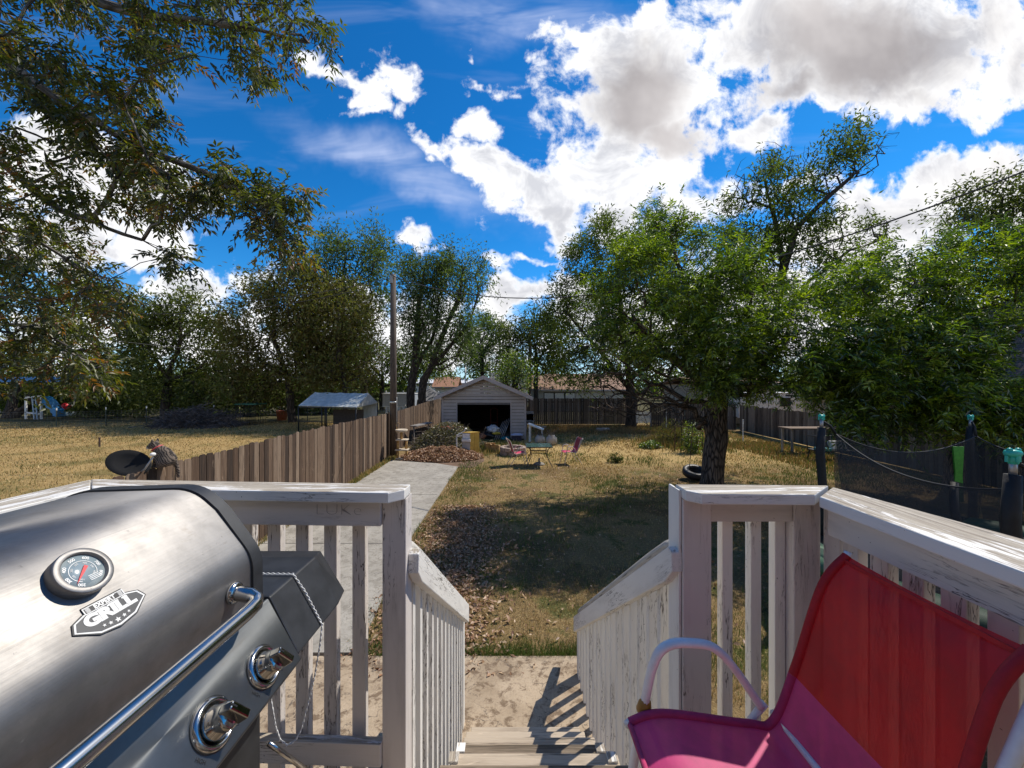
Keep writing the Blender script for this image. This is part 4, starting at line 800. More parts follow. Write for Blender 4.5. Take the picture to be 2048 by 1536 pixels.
# ---------------------------------------------------------------- sling chairs and table
def sling_chair(name, label, fab_back, fab_seat, frame, w=.45, prof=None, detail=True, group=None, split=None):
    """local frame: seat faces -X, floor z=0, width along Y"""
    t = thing(name, label, 'chair', (0, 0, 0), group)
    prof = prof or [(.33, 1.0), (.25, .903), (.165, .645), (.092, .467), (.003, .459), (-.263, .491), (-.372, .463)]
    # smooth the side profile
    pv = [Vector((p[0], 0, p[1])) for p in prof]
    def cr(i, u):
        a, b, c, d = pv[max(i-1, 0)], pv[i], pv[i+1], pv[min(i+2, len(pv)-1)]
        return .5*((2*b)+(c-a)*u+(2*a-5*b+4*c-d)*u*u+(3*b-a-3*c+d)*u**3)
    sp = [cr(i, k/8) for i in range(len(pv)-1) for k in range(8)]+[pv[-1]]
    spl = split if split is not None else .60
    top = [p for p in sp if p.z > spl]; bot = [top[-1]]+[p for p in sp[len(top):]]
    for nm, pts, fm in (('back_sling', top, fab_back), ('seat_sling', bot, fab_seat)):
        mb = MB(); ny = 10; vs = []; tc = []
        for i, p in enumerate(pts):
            for j in range(ny+1):
                v = j/ny*2-1; s = .012*(1-v*v); vs.append((p.x+s*.6, v*w/2, p.z-s)); tc.append((v*w/2, p.x, p.z))
        mb.add(vs, [(i*(ny+1)+j, i*(ny+1)+j+1, (i+1)*(ny+1)+j+1, (i+1)*(ny+1)+j) for i in range(len(pts)-1) for j in range(ny)], tc, .5, True); mb.build(nm, fm, t)
        if detail:
            for s in (-1, 1):
                mb = MB(); mb.tube([Vector((p.x, s*w/2, p.z)) for p in pts], .0135, 8, False, flat=1.0); mb.build('sleeve', M['sleeve_red'] if nm == 'back_sling' else M['sleeve_pink'], t)
            hd = pts[0] if nm == 'back_sling' else pts[-1]
            mb = MB()
            if nm == 'back_sling':
                q = pts[2]; mb.bar(q+Vector((-.002, -w/2, 0)), q+Vector((-.002, w/2, 0)), .004, .012); mb.build('stitched_hem', M['sleeve_red'], t)
            else: mb.tube([hd+Vector((0, -w/2, 0)), hd+Vector((0, w/2, 0))], .009, 6); mb.build('front_hem', M['sleeve_pink'], t)
    for s in (-1, 1):
        y = s*w/2; mb = MB(); mb.tube([Vector((p.x, y, p.z)) for p in [pv[0]+Vector((.004, 0, .012))]+sp+[pv[-1]+Vector((-.012, 0, -.008))]], .0115, 8); mb.build('side_rail', frame, t)
        ya = y+s*.032; arm = [(.07, .49), (.03, .55), (-.005, .60), (-.05, .655), (-.095, .688), (-.15, .697), (-.215, .696), (-.26, .672), (-.285, .62), (-.30, .56), (-.318, .47), (-.345, .32), (-.40, .0)]
        av = [Vector((a, ya, b)) for a, b in arm]; a2 = []
        for i in range(len(av)-1):
            a, b, c, d = av[max(i-1, 0)], av[i], av[i+1], av[min(i+2, len(av)-1)]
            for k in range(4):
                u = k/4; a2.append(.5*((2*b)+(c-a)*u+(2*a-5*b+4*c-d)*u*u+(3*b-a-3*c+d)*u**3))
        a2.append(av[-1]); mb = MB(); mb.tube(a2, .0135, 10, flat=1.35); mb.build('arm', frame, t)
        
        if s < 0: mb = MB(); mb.tube([(.335, y+s*.030, .985), (.285, y+s*.034, .90), (.215, y+s*.034, .74), (.10, ya, .50)], .0135, 10); mb.build('back_support', frame, t)
        mb = MB(); mb.tube([(.085, ya, .50), (.02, ya, .42), (.22, ya, .12), (.30, ya, 0)], .0125, 8); mb.build('rear_leg', frame, t)
    mb = MB(); mb.tube([(-.30, -w/2-.03, .44), (-.30, w/2+.03, .44)], .011, 8); mb.build('front_crossbar', frame, t)
    mb = MB(); mb.tube([(.11, -w/2-.03, .47), (.11, w/2+.03, .47)], .011, 8); mb.build('rear_crossbar', frame, t)
    return t
def fabric(name, col, see=.22, tr=.45, sc_=260):
    def fn(q):
        tc = q.attr('tc'); s = q('ShaderNodeSeparateXYZ', {0: tc})
        wv_ = q.m('MULTIPLY', q.m('ABSOLUTE', q.m('SINE', q.m('MULTIPLY', s.outputs[0], sc_*3.1))), q.m('ABSOLUTE', q.m('SINE', q.m('MULTIPLY', s.outputs[2], sc_*3.1))))
        nz = q.noise(tc, 9, 5, .6).outputs[0]; c = q.mix(q.sm(nz, .3, .75), col, tuple(x*.72+.01 for x in col))
        d = q('ShaderNodeBsdfDiffuse', {'Color': c, 'Normal': q.bump(wv_, .25, .001)}); t_ = q('ShaderNodeBsdfTranslucent', {'Color': c})
        g = q('ShaderNodeBsdfGlossy', {'Color': (1, .85, .85), 'Roughness': .5})
        m_ = q('ShaderNodeMixShader', {0: tr, 1: d.outputs[0], 2: t_.outputs[0]}); m_ = q('ShaderNodeMixShader', {0: .035, 1: m_.outputs[0], 2: g.outputs[0]})
        tp = q('ShaderNodeBsdfTransparent', {'Color': (1, .35, .35)})
        return q('ShaderNodeMixShader', {0: see, 1: m_.outputs[0], 2: tp.outputs[0]})
    return mat(name, fn)
M['red_sling'] = fabric('red_sling', (.80, .012, .014), .17, .5); M['pink_sling'] = fabric('pink_sling', (.80, .08, .28), .06, .35)
M['sleeve_red'] = plain('red_sleeve', (.42, .01, .015), .7, 0, .1, 40); M['sleeve_pink'] = plain('pink_sleeve', (.42, .03, .12), .7, 0, .1, 40)
M['chair_frame'] = plain('white_tube', (.82, .81, .81), .35, 0, .06, 20)
M['rust_frame'] = plain('pale_tube', (.58, .50, .44), .5, 0, .15, 15)
ch = sling_chair('sling_chair', 'red and pink mesh sling chair on the deck beside the right railing', M['red_sling'], M['pink_sling'], M['chair_frame'], w=.44, split=.60)
ch.location = (.75, 1.02, HC-1.55)
mb = MB(); mb.lathe([(.014, 0), (.022, .01), (.021, .035), (.015, .05)], P(1283, 1428, 1.27), Matrix.Rotation(.35, 3, 'Y'), 12)
pc = mb.build('joint_cap', plain('amber_cap', (.35, .16, .02), .4), ch, origin=None); 
M['far_pink'] = plain('pink_fabric', (.55, .05, .12), .8, 0, .15, 12)
M['far_red'] = plain('dull_red_fabric', (.30, .05, .05), .8, 0, .15, 12)
c1 = sling_chair('sling_chair', 'pink sling chair facing the glass table, left of it', M['far_red'], M['far_pink'], M['rust_frame'], detail=False, group='sling chairs at the yard table')
c1.location = (.15, 14.4, 0); c1.rotation_euler = (0, 0, R(180+12))
dup(c1, (2.3, 14.7, 0), R(12), 'pink sling chair with a red back, right of the glass table').scale = (1, 1, 1)
t = thing('patio_table', 'small rectangular patio table with a dark glass top on curved black legs', 'table', (1.0, 14.45, 0)); bl = plain('dark_green_metal', (.03, .04, .038), .4, .3)
def glassdark(q): return {'Base Color': (.05, .10, .09), 'Roughness': .12, 'Specular IOR Level': .6}
mb = MB(); mb.box((1.0, 14.45, .74), (.92, .92, .012)); mb.build('glass_top', mat('dark_glass', glassdark), t)
mb = MB(); 
for a, b in (((-.47, -.47), (.47, -.47)), ((.47, -.47), (.47, .47)), ((.47, .47), (-.47, .47)), ((-.47, .47), (-.47, -.47))): mb.bar((1+a[0], 14.45+a[1], .735), (1+b[0], 14.45+b[1], .735), .03, .03)
for z_ in (.60, .48): 
    for s in (-1, 1): mb.tube([(1-.3, 14.45+s*.3, z_), (1+.3, 14.45+s*.3, z_)], .01, 6); mb.tube([(1+s*.3, 14.15, z_), (1+s*.3, 14.75, z_)], .01, 6)
mb.build('frame', bl, t)
for sx_ in (-1, 1):
    for sy_ in (-1, 1):
        mb = MB(); mb.tube([(1+sx_*q[0], 14.45+sy_*q[0], q[1]) for q in ((.40, .73), (.34, .66), (.29, .52), (.30, .36), (.37, .20), (.44, .08), (.47, .0))], .014, 6); mb.build('leg', bl, t)
mb = MB(); mb.lathe([(.22, 0), (.22, .03), (.14, .08), (.05, .10), (.035, .12), (.035, .24), (.02, .25)], (1.02, 14.5, 0), n=20); tag(mb.build('umbrella_base', plain('stone_base', (.22, .20, .17), .8)), 'round umbrella base standing on the grass under the glass table', 'umbrella base')
# fire ring, pots, bench, plant
t = thing('fire_ring', 'low ring of stacked stone blocks behind the left sling chair', 'fire ring', (0.05, 16.6, 0)); sm_ = plain('stone_block', (.36, .27, .21), .95, 0, .25, 5, .6)
for k in range(11):
    a = k*2*math.pi/11; 
    for l in range(2): mb = MB(); mb.box((.05+math.cos(a+l*.25)*.48, 16.6+math.sin(a+l*.25)*.48, .09+l*.175), (.16, .25, .165), Matrix.Rotation(a+l*.25, 3, 'Z'), None, .95); mb.build('stone', sm_, t, .015)
pot = plain('white_clay', (.42, .38, .33), .8, 0, .12, 6)
for (x_, y_, r_, lb) in ((1.42, 19.6, .26, 'round white clay pot lying in the weeds, left one of two'), (1.98, 19.3, .28, 'round white clay pot with dry stalks, right one of two')):
    t = thing('clay_pot', lb, 'pot', (x_, y_, 0), 'round white pots'); mb = MB(); mb.lathe([(r_*.5, 0), (r_*.9, r_*.3), (r_, r_*.8), (r_*.92, r_*1.3), (r_*.6, r_*1.6), (r_*.62, r_*1.75), (r_*.5, r_*1.7), (r_*.5, r_*1.4)], (x_, y_, 0), n=20); mb.build('pot_body', pot, t)
    mb = MB(); random.seed(int(x_*100))
    for k in range(26):
        a = random.uniform(0, 6.28); mb.tube([(x_, y_, r_*1.5), (x_+.12*math.cos(a), y_+.12*math.sin(a), r_*1.9), (x_+random.uniform(.15, .35)*math.cos(a), y_+.3*math.sin(a), r_*random.uniform(1.8, 2.7))], .007, 3, False)
    mb.build('dry_stalks', M['straw'] if False else tw, t)
t = thing('white_bench', 'tilted white bench with rounded seat right of the garage', 'bench', (1.1, 20.4, 0))
mb = MB(); mb.bar((.86, 20.4, .96), (1.66, 20.2, .66), .34, .09); mb.build('seat', M['white'], t, .03)
for x_, z_, y_ in ((.92, .9, 20.3), (.98, .88, 20.5), (1.58, .62, 20.2)): mb = MB(); mb.box((x_, y_, z_/2), (.07, .07, z_)); mb.build('leg', M['white'], t)
t = thing('plank_bench', 'grey plank shelf standing against the fence left of the garage', 'bench', (-4.75, 19.6, 0)); gw = barewood('grey_plank', [(.1, (.14, .13, .12)), (.5, (.30, .28, .26)), (.9, (.42, .40, .37))], .1)
mb = MB(); mb.bar((-4.85, 18.9, .98), (-4.45, 20.7, .98), .36, .05); mb.build('plank', gw, t)
for a in ((-4.84, 19.0), (-4.48, 20.6)): mb = MB(); mb.box((a[0], a[1], .47), (.06, .05, .94)); mb.build('leg', gw, t)
t = thing('stacked_chair', 'grey plastic garden chairs stacked in the shade right of the garage', 'chair', (1.2, 25.5, 0)); gc = plain('grey_resin', (.22, .23, .25), .5)
for k in range(2):
    z_ = k*.16; mb = MB(); mb.box((1.2, 25.5, .45+z_), (.5, .46, .04)); mb.build('seat', gc, t, .01)
    mb = MB(); mb.box((1.2+.0, 25.75, .78+z_), (.48, .04, .6)); mb.build('backrest', gc, t, .01)
    if k == 0:
        for a in ((-.22, -.2), (.22, -.2), (-.22, .2), (.22, .2)): mb = MB(); mb.box((1.2+a[0]*1.1, 25.5+a[1]*1.1, .22), (.05, .05, .43)); mb.build('leg', gc, t)
    for s in (-1, 1): mb = MB(); mb.box((1.2+s*.26, 25.5, .66+z_), (.05, .46, .03)); mb.build('armrest', gc, t)
blk = plain('concrete_block', (.34, .31, .28), .95, 0, .12, 8, .4)
for (x_, y_, w_, lb) in ((2.05, 26.2, .55, 'concrete block lying at the back fence beside the stacked chairs'), (5.9, 25.0, .85, 'long concrete block lying in the dry weeds right of the patio table')):
    mb = MB(); mb.bx(x_-w_/2, x_+w_/2, y_-.12, y_+.12, 0, .2); 
    for k in range(3): mb.bx(x_-w_/2+.05+k*w_/3, x_-w_/2+w_/3-.03+k*w_/3, y_-.06, y_+.06, .2, .215)
    tag(mb.build('concrete_block', blk, bevel=.01), lb, 'block', 'concrete blocks at the back of the yard')
random.seed(3); bush('dark_plant', 'small dark red dried plant standing alone on the lawn', (4.02, 14.9, 0), (.30, .22, .42), 60, 'leaf_dark', 201, .08, .035, per=5, cat='plant', r0=.005, R0=.02)
bush('grey_shrub', 'grey green wispy shrub left of the thick trunk', (8.1, 19.3, 0), (1.1, .8, 1.15), 320, 'leaf_brown', 202, .13, .02, per=5, cat='shrub', r0=.005, R0=.03)
bush('green_plant', 'low green leafy plant in front of the grey shrub', (6.6, 18.3, 0), (.55, .4, .28), 90, 'leaf_bright', 203, .12, .05, per=8, cat='plant', r0=.004, R0=.02)
bush('young_vine', 'bright climbing plant on sticks just left of the thick trunk', (8.0, 17.0, 0), (.45, .4, 1.2), 120, 'leaf_bright', 204, .11, .04, per=6, cat='plant', r0=.004, R0=.02)
t = thing('plant_stakes', 'rusty stakes and sticks holding the climbing plant', 'stakes', (7.8, 17.4, 0))
for x_, h_ in ((7.35, 1.5), (7.65, 1.75), (7.95, 1.4), (8.35, 1.6), (8.6, 1.8)): mb = MB(); mb.tube([(x_, 17.4, 0), (x_+.03, 17.4, h_)], .022, 6); mb.build('stake', plain('rust', (.09, .055, .04), .8) if x_ < 7.4 else M['dark'], t)
mb = MB(); mb.tube([(7.3, 17.38, 1.18), (7.75, 17.38, 1.1)], .03, 6); mb.tube([(7.9, 17.38, .9), (8.65, 17.38, .92)], .015, 5); mb.build('cross_stick', tw, t)
# tyre swing
t = thing('tire_swing', 'old black tire hanging on a rope just left of the thick trunk', 'tire swing', (5.62, 12.2, .1))
Mt = Matrix.Rotation(R(62), 3, 'X')@Matrix.Rotation(R(12), 3, 'Y'); mb = MB(); mb.lathe([(.20, -.08), (.33, -.11), (.37, -.07), (.375, 0), (.37, .07), (.33, .11), (.20, .08), (.24, 0), (.20, -.08)], (5.80, 12.2, .235), Matrix.Rotation(R(17), 3, 'X'), 30); mb.build('tire', plain('rubber', (.014, .014, .016), .5, 0, .3, 20, .3), t)
mb = MB(); mb.tube([(5.62, 12.2, .34), (5.70, 12.1, 2.0), (5.85, 11.8, 4.4)], .012, 5); mb.build('rope', tw, t)
# lattice panel
t = thing('lattice_panel', 'white diamond lattice panel leaning at the back of the yard', 'lattice', (9.2, 27.0, 0)); mb = MB()
for k in range(-9, 10):
    for s in (-1, 1):
        pts = []
        x0 = k*.11; a = Vector((9.2+x0-.6*s*.5, 26.95 if s > 0 else 26.94, .35)); b = Vector((9.2+x0+.6*s*.5, 26.95 if s > 0 else 26.94, 1.15))
        # clip to the panel
        def cl(p, q, lo, hi):
            d = q.x-p.x; t0, t1 = 0, 1
            for bound, sg in ((lo, 1), (hi, -1)):
                if abs(d) > 1e-6:
                    u = (bound-p.x)/d
                    if d*sg > 0: t0 = max(t0, u)
                    else: t1 = min(t1, u)
            return (p+(q-p)*t0, p+(q-p)*t1) if t1 > t0+.05 else None
        r_ = cl(a, b, 8.7, 9.7)
        if r_: mb.bar(r_[0], r_[1], .008, .035, Vector((0, 1, 0)) if False else Vector((0, 0, 1)))
mb.build('slats', M['white'], t)
mb = MB(); mb.bx(8.66, 8.70, 26.92, 26.97, 0, 1.2); mb.bx(9.70, 9.74, 26.92, 26.97, 0, 1.2); mb.build('posts', gw, t)
for (x_, y_) in ((10.5, 26.2), (12.0, 20.0)): mb = MB(); mb.box((x_, y_, .5), (.04, .04, 1.0)); mb.box((x_, y_, 1.1), (.045, .045, .22)); tag(mb.build('marker_post', wt), 'white tipped metal post standing in the weeds ' + ('near the lattice' if x_ < 11 else 'right of the thick trunk'), 'post', 'white tipped posts')
# lounge and table by the right fence
t = thing('garden_bench', 'old metal garden bench with a pale pillow behind the trampoline', 'bench', (12.6, 15.2, 0))
mb = MB(); mb.box((12.6, 15.2, .42), (1.4, .6, .05)); mb.tube([(11.9, 15.5, .4), (11.9, 15.55, .95), (13.3, 15.55, .95), (13.3, 15.5, .4)], .02, 6); mb.build('frame', M['black'], t)
for a in ((11.95, 14.95), (13.25, 14.95), (11.95, 15.45), (13.25, 15.45)): mb = MB(); mb.tube([(a[0]-.1, a[1], 0), (a[0], a[1], .42)], .02, 6); mb.build('leg', M['black'], t)
t2 = MB(); t2.box((12.75, 15.1, .62), (.62, .16, .42), Matrix.Rotation(-.5, 3, 'X')); tag(t2.build('pillow', plain('pale_pillow', (.5, .48, .44), .9), bevel=.06), 'pale grey pillow propped on the metal garden bench', 'pillow')
t2 = MB(); t2.box((12.1, 15.0, .5), (.4, .45, .12)); tag(t2.build('cushion', plain('teal_cushion', (.03, .14, .16), .9), bevel=.04), 'flat teal cushion at the left end of the metal bench', 'cushion')
t = thing('work_table', 'weathered table board standing against the right fence behind the bench', 'table', (13.0, 17.0, 0))
mb = MB(); mb.bx(12.0, 14.0, 16.6, 17.4, 1.08, 1.13); mb.build('tabletop', M['fence'], t)
for a in ((12.15, 16.7), (13.85, 16.7), (12.15, 17.3), (13.85, 17.3)): mb = MB(); mb.box((a[0], a[1], .54), (.07, .07, 1.08)); mb.build('leg', gw, t)
# ---------------------------------------------------------------- trampoline
def netmat(q):
    tc = q('ShaderNodeTexCoord').outputs['Object']; nz = q.noise(q.map(tc, (2, 2, 9)), 1.5, 5, .6).outputs[0]
    d = q('ShaderNodeBsdfDiffuse', {'Color': (.05, .05, .053)}); tp = q('ShaderNodeBsdfTransparent')
    return q('ShaderNodeMixShader', {0: q.m('ADD', .20, q.m('MULTIPLY', nz, .28)), 1: d.outputs[0], 2: tp.outputs[0]})
NETM = mat('black_netting', netmat); foam = plain('black_foam', (.010, .010, .011), .7, 0, .3, 15, .4); teal = plain('teal_cap', (.03, .42, .34), .35, 0, .08, 6)
t = thing('trampoline', 'trampoline with sagging black safety net and teal pole caps', 'trampoline', (5.6, 4.9, 0))
tops = {'a': P(1643, 838, 5.5), 'b': P(1941, 838, 6.2), 'c': P(2026, 918, 2.95), 'd': Vector((7.2, 3.2, 2.45))}
def capat(p, s, par):
    mb = MB(); mb.lathe([(.5*s, -1.1*s), (.55*s, -.2*s), (.5*s, 0)], p, n=14); mb.lathe([(.3*s, -.1*s), (.95*s, .1*s), (1.1*s, .45*s), (.95*s, .85*s), (.5*s, 1.0*s), (.1*s, 1.02*s)], p, n=18, sy=.8)
    for k in (-1, 1): mb.ell(p+Vector((k*.62*s, -.1*s, .95*s)), (.34*s, .34*s, .34*s)); mb.box(p+Vector((k*.95*s, 0, -.35*s)), (.22*s, .3*s, .9*s))
    mb.ell(p+Vector((-.05*s, -.62*s, -.25*s)), (.26*s, .2*s, .8*s)); mb.build('pole_cap', teal, par)
for k, p in tops.items():
    mb = MB(); q = Vector((p.x, p.y, 0)); lean = Vector((.02, 0, 0))
    mb.tube([q, q+(p-q)*.5+lean*2, q+(p-q)*.8-lean, p-Vector((0, 0, .12))], [.05, .052, .055, .048], 12); pp = mb.build('padded_pole', foam, t)
    mb = MB(); mb.tube([p-Vector((0, 0, .14)), p+Vector((0, 0, .0))], .024, 10); mb.build('steel_tip', M['greymetal'], pp); capat(p+Vector((0, 0, .02)), .042 if k != 'c' else .052, pp)
def netpanel(a0, a1, b0, b1, sag, nm='net_panel', mt=NETM, par=t, nx=22, nz=8):
    """upper edge a0-a1 sagging, lower edge b0-b1"""
    a0, a1, b0, b1 = map(Vector, (a0, a1, b0, b1)); mb = MB(); vs = []
    for i in range(nx+1):
        u = i/nx; top = a0+(a1-a0)*u-Vector((0, 0, sag*4*u*(1-u))); bo = b0+(b1-b0)*u
        for j in range(nz+1): v = j/nz; vs.append(top+(bo-top)*v+Vector((0, .05*math.sin(u*9+v*4), 0)))
    mb.add(vs, [(i*(nz+1)+j, i*(nz+1)+j+1, (i+1)*(nz+1)+j+1, (i+1)*(nz+1)+j) for i in range(nx) for j in range(nz)], None, .5, True); ob = mb.build(nm, mt, par)
    mb = MB(); mb.tube([a0+(a1-a0)*i/nx-Vector((0, 0, sag*4*(i/nx)*(1-i/nx))) for i in range(nx+1)], .009, 6); mb.build('net_hem', plain('net_hem', (.03, .03, .033), .8), ob)
na, nb_, nc = P(1672, 868, 5.45), P(1952, 872, 6.1), P(2032, 978, 3.0); corner = P(1745, 1080, 4.9)
netpanel(na, nc, Vector((4.1, 4.6, .9)), Vector((3.9, 3.1, .9)), .22)
netpanel(na, nb_, Vector((4.5, 5.3, .9)), Vector((7.3, 6.0, .9)), .26)
netpanel(nb_, P(2120, 905, 5.2), Vector((7.3, 6.0, .9)), Vector((8.3, 4.6, .9)), .12)
for a, b in ((tops['a'], na), (tops['b'], nb_), (tops['c'], nc), (tops['c'], Vector((4.6, 2.9, 2.0)))): mb = MB(); mb.tube([a-Vector((0, 0, .02)), (a+b)/2+Vector((.02, 0, .01)), b], .017, 6); mb.build('strap', foam, t)
mb = MB(); g0 = P(1916, 893, 5.95); mb.prism([g0+Vector((-.085, -.01, .0)), g0+Vector((.085, -.01, .0)), g0+Vector((.06, -.01, -.45)), g0+Vector((.08, -.01, -.86)), g0+Vector((-.09, -.01, -.86)), g0+Vector((-.05, -.01, -.4))], (0, .02, 0)); mb.build('door_trim', plain('lime_webbing', (.06, .27, .02), .6, 0, .2, 20), t)
mb = MB(); mb.tube([P(1908, 965, 5.7), P(1908, 1020, 5.6), P(1920, 1060, 5.5)], .05, 6); mb.build('zip_band', foam, t)
mb = MB(); cx_, cy_ = 5.75, 4.6
mb.tube([(cx_+1.95*math.cos(a), cy_+1.75*math.sin(a), .85) for a in np.linspace(0, 2*math.pi, 41)], .12, 8, False, flat=2.0); mb.build('edge_pad', plain('pad_green', (.03, .10, .05), .6), t)
mb = MB(); mb.lathe([(1.8, .845), (1.8, .86)], (cx_, cy_, 0), n=40, sy=.9); mb.build('jumping_mat', foam, t)
for a in (.6, 2.2, 3.8, 5.3): mb = MB(); mb.tube([(cx_+1.9*math.cos(a), cy_+1.7*math.sin(a), .8), (cx_+1.95*math.cos(a), cy_+1.75*math.sin(a), 0)], .025, 8); mb.build('leg', M['greymetal'], t)
# ---------------------------------------------------------------- canopy shelter, far side things
t = thing('canopy_shelter', 'kennel shelter with a silver tarp gable roof on dark poles beyond the fence', 'shelter', G(655, 866)); dm_ = plain('dark_steel', (.02, .02, .022), .5, .3)
sl0, sl1 = P(597, 812, 24), P(712, 815, 22.6); rr0, rr1 = P(630, 785, 26), P(737, 787, 24.6); er = P(755, 806, 26.5); el2 = P(650, 806, 28)
def tarpm(q):
    o = q('ShaderNodeTexCoord').outputs['Object']; nz = q.noise(q.map(o, (3, 3, 1)), 1.4, 6, .6).outputs[0]
    return {'Base Color': q.mix(q.sm(nz, .35, .7), (.40, .43, .42), (.58, .60, .59)), 'Roughness': .45, 'Normal': q.bump(nz, .8, .06)}
tp_ = mat('silver_tarp', tarpm)
mb = MB(); n_ = 12; vs = []
for i in range(n_+1):
    u = i/n_; a = sl0.lerp(sl1, u); b = rr0.lerp(rr1, u); c = el2.lerp(er, u)
    for k in range(7): v = k/6; vs.append((a.lerp(b, v*2) if v < .5 else b.lerp(c, v*2-1))+Vector((0, 0, -.05*math.sin(u*math.pi*4)**2*math.sin(v*math.pi))))
mb.add(vs, [(i*7+k, i*7+k+1, (i+1)*7+k+1, (i+1)*7+k) for i in range(n_) for k in range(6)], None, .5, False); mb.build('tarp_roof', tp_, t).modifiers.new('solid', 'SOLIDIFY').thickness = .03
mb = MB(); mb.prism([sl1, rr1, er], (0.02, .02, 0)); mb.build('gable_tarp', tp_, t)
mb = MB(); mb.prism([(er.x-1.0, er.y-.1, .1), (er.x, er.y-.1, .1), (er.x, er.y-.1, er.z-.05), (er.x-1.0, er.y-.1, er.z-.05)], (0, .03, 0)); mb.build('side_curtain', tp_, t)
for p in (sl0, sl0.lerp(sl1, .42), sl0.lerp(sl1, .5), sl1, er, el2): mb = MB(); mb.tube([(p.x, p.y, 0), (p.x, p.y, p.z)], .04, 8); mb.build('post', dm_, t)
mb = MB(); mb.bar(sl0-Vector((0, 0, .05)), sl1-Vector((0, 0, .05)), .05, .06); mb.bar(Vector((sl0.x, sl0.y, .75)), Vector((sl1.x, sl1.y, .75)), .03, .04); mb.build('frame_rail', dm_, t)
mb = MB(); mb.prism([(sl1.x-1.9, sl1.y+1.2, 0), (sl1.x+.05, sl1.y+1.0, 0), (sl1.x+.05, sl1.y+1.0, 1.5), (sl1.x-1.9, sl1.y+1.2, 1.5)], (0, .04, 0)); mb.build('back_panel', M['dark'], t)
def simple_house(name, label, x0, x1, y0, y1, zw, zr, wall, roof, axis='x', wins=(), over=.4):
    t = thing(name, label, 'house', ((x0+x1)/2, y0, 0)); mb = MB(); mb.bx(x0, x1, y0, y1, 0, zw); mb.build('wall', wall, t)
    ym = (y0+y1)/2
    if axis == 'x':
        for sg in (-1, 1):
            ye = ym+sg*((y1-y0)/2+over); mb = MB(); mb.prism([(x0-over, ym, zr), (x0-over, ye, zw), (x0-over, ye, zw+.12), (x0-over, ym, zr+.12)], (x1-x0+2*over, 0, 0)); mb.build('roof_slope', roof, t)
        mb = MB(); mb.bx(x0-over, x1+over, y0-over-.03, y0-over, zw-.06, zw+.14); mb.build('fascia', M['trim'], t)
    else: gable(t, x0, x1, y0, y1, zw, zr, over, roof, .1, M['trim'])
    for (a, b, c, d) in wins:
        mb = MB(); mb.bx(a, b, y0-.05, y0-.003, c, d); f = mb.build('window', M['dark'], t); nn = max(1, int((b-a)/1.1))
        for k in range(nn): mb = MB(); u0 = a+(b-a)*k/nn+.08; mb.bx(u0, a+(b-a)*(k+1)/nn-.08, y0-.07, y0-.052, c+.12, d-.08); mb.build('pane', plain('curtain_glass', (.5, .52, .5), .15), f)
    return t
simple_house('brown_roof_house', 'house with a brown shingle roof and a row of windows behind the back fence', 2.35, 13, 45, 53, 2.35, 4.3, plain('sage_wall', (.42, .42, .38), .9), M['shingle_brown'], wins=((3.7, 7.4, .9, 2.15),))
simple_house('grey_roof_house', 'house with a plain grey roof far behind the garage', -3.2, 2.4, 58, 66, 2.5, 4.9, M['white'], M['shingle_grey'])
simple_house('white_long_building', 'long white flat building glimpsed between the far trunks', -16, -5, 64, 70, 3.2, 3.9, plain('warm_white', (.78, .77, .72), .8), M['white'])  # wall is one plain warm white
simple_house('small_orange_roof_house', 'small house with a tan orange roof behind the grey net tent', -11.2, -8.2, 56, 60, 2.6, 4.1, M['white'], M['shingle_orange'], 'x')
simple_house('tan_house', 'tan stucco house behind the trunk and right fence', 15.0, 20.5, 30, 38, 3.05, 3.6, M['tan'], M['shingle_brown'])
simple_house('stone_outbuilding', 'pale stone outbuilding behind the blue slide', -56, -46.8, 42, 46, 2.9, 3.2, plain('pale_stone', (.36, .32, .28), .95, 0, .25, 3, .5), M['shingle_grey'], wins=((-54, -50.5, 1.0, 2.2),))
t = simple_house('neighbour_house', 'neighbouring tan house with dark shingles behind the right fence', 17.0, 27, 6, 22.5, 2.75, 6.6, M['tan'], M['shingle_dark'], 'y', over=.6)
t = thing('white_trailer', 'white ribbed travel trailer parked behind the right fence', 'trailer', (17.9, 27.3, 0)); mb = MB()
for k in range(9): mb.bx(15.9, 20.3, 27.0-(.02 if k % 2 else 0), 29.2, .7+k*.19, .7+(k+1)*.19)
mb.build('body', plain('trailer_white', (.62, .62, .62), .4), t); mb = MB(); mb.bx(15.85, 20.35, 26.96, 29.25, 2.41, 2.47); mb.build('roof_edge', M['white'], t)
for x_ in (17.4, 18.3): mb = MB(); mb.lathe([(.1, -.1), (.34, -.1), (.36, 0), (.34, .1), (.1, .1)], (x_, 27.1, .36), Matrix.Rotation(R(90), 3, 'X'), 20); mb.build('wheel', M['black'], t)
mb = MB(); mb.bx(18.8, 19.5, 26.93, 26.98, 1.5, 2.1); mb.build('window', M['dark'], t)
# things behind the left fence
t = thing('vinyl_fence', 'white vinyl panel fence of the yard behind the utility pole', 'fence', (-10, 40, 0)); mb = MB()
for k in range(5): mb.bx(-13.4+k*1.85, -13.4+k*1.85+1.78, 41, 41.05, .1, 2.25)
mb.build('panels', M['white'], t)
for k in range(6): mb = MB(); mb.bx(-13.48+k*1.85, -13.38+k*1.85, 40.96, 41.08, 0, 2.4); mb.build('post', M['white'], t)
t = thing('grey_trailer_box', 'grey metal box trailer parked behind the utility pole', 'trailer', (-10, 36, 0)); mb = MB(); mb.bx(-11.6, -8.7, 34.5, 36, 1.1, 2.2); mb.build('box_body', plain('pale_grey_metal', (.38, .40, .43), .4), t)
mb = MB(); mb.bx(-11.65, -8.65, 34.44, 36.05, 2.2, 2.26); mb.bx(-11.65, -8.65, 34.44, 34.48, 1.06, 1.1); mb.build('rim', M['white'], t)
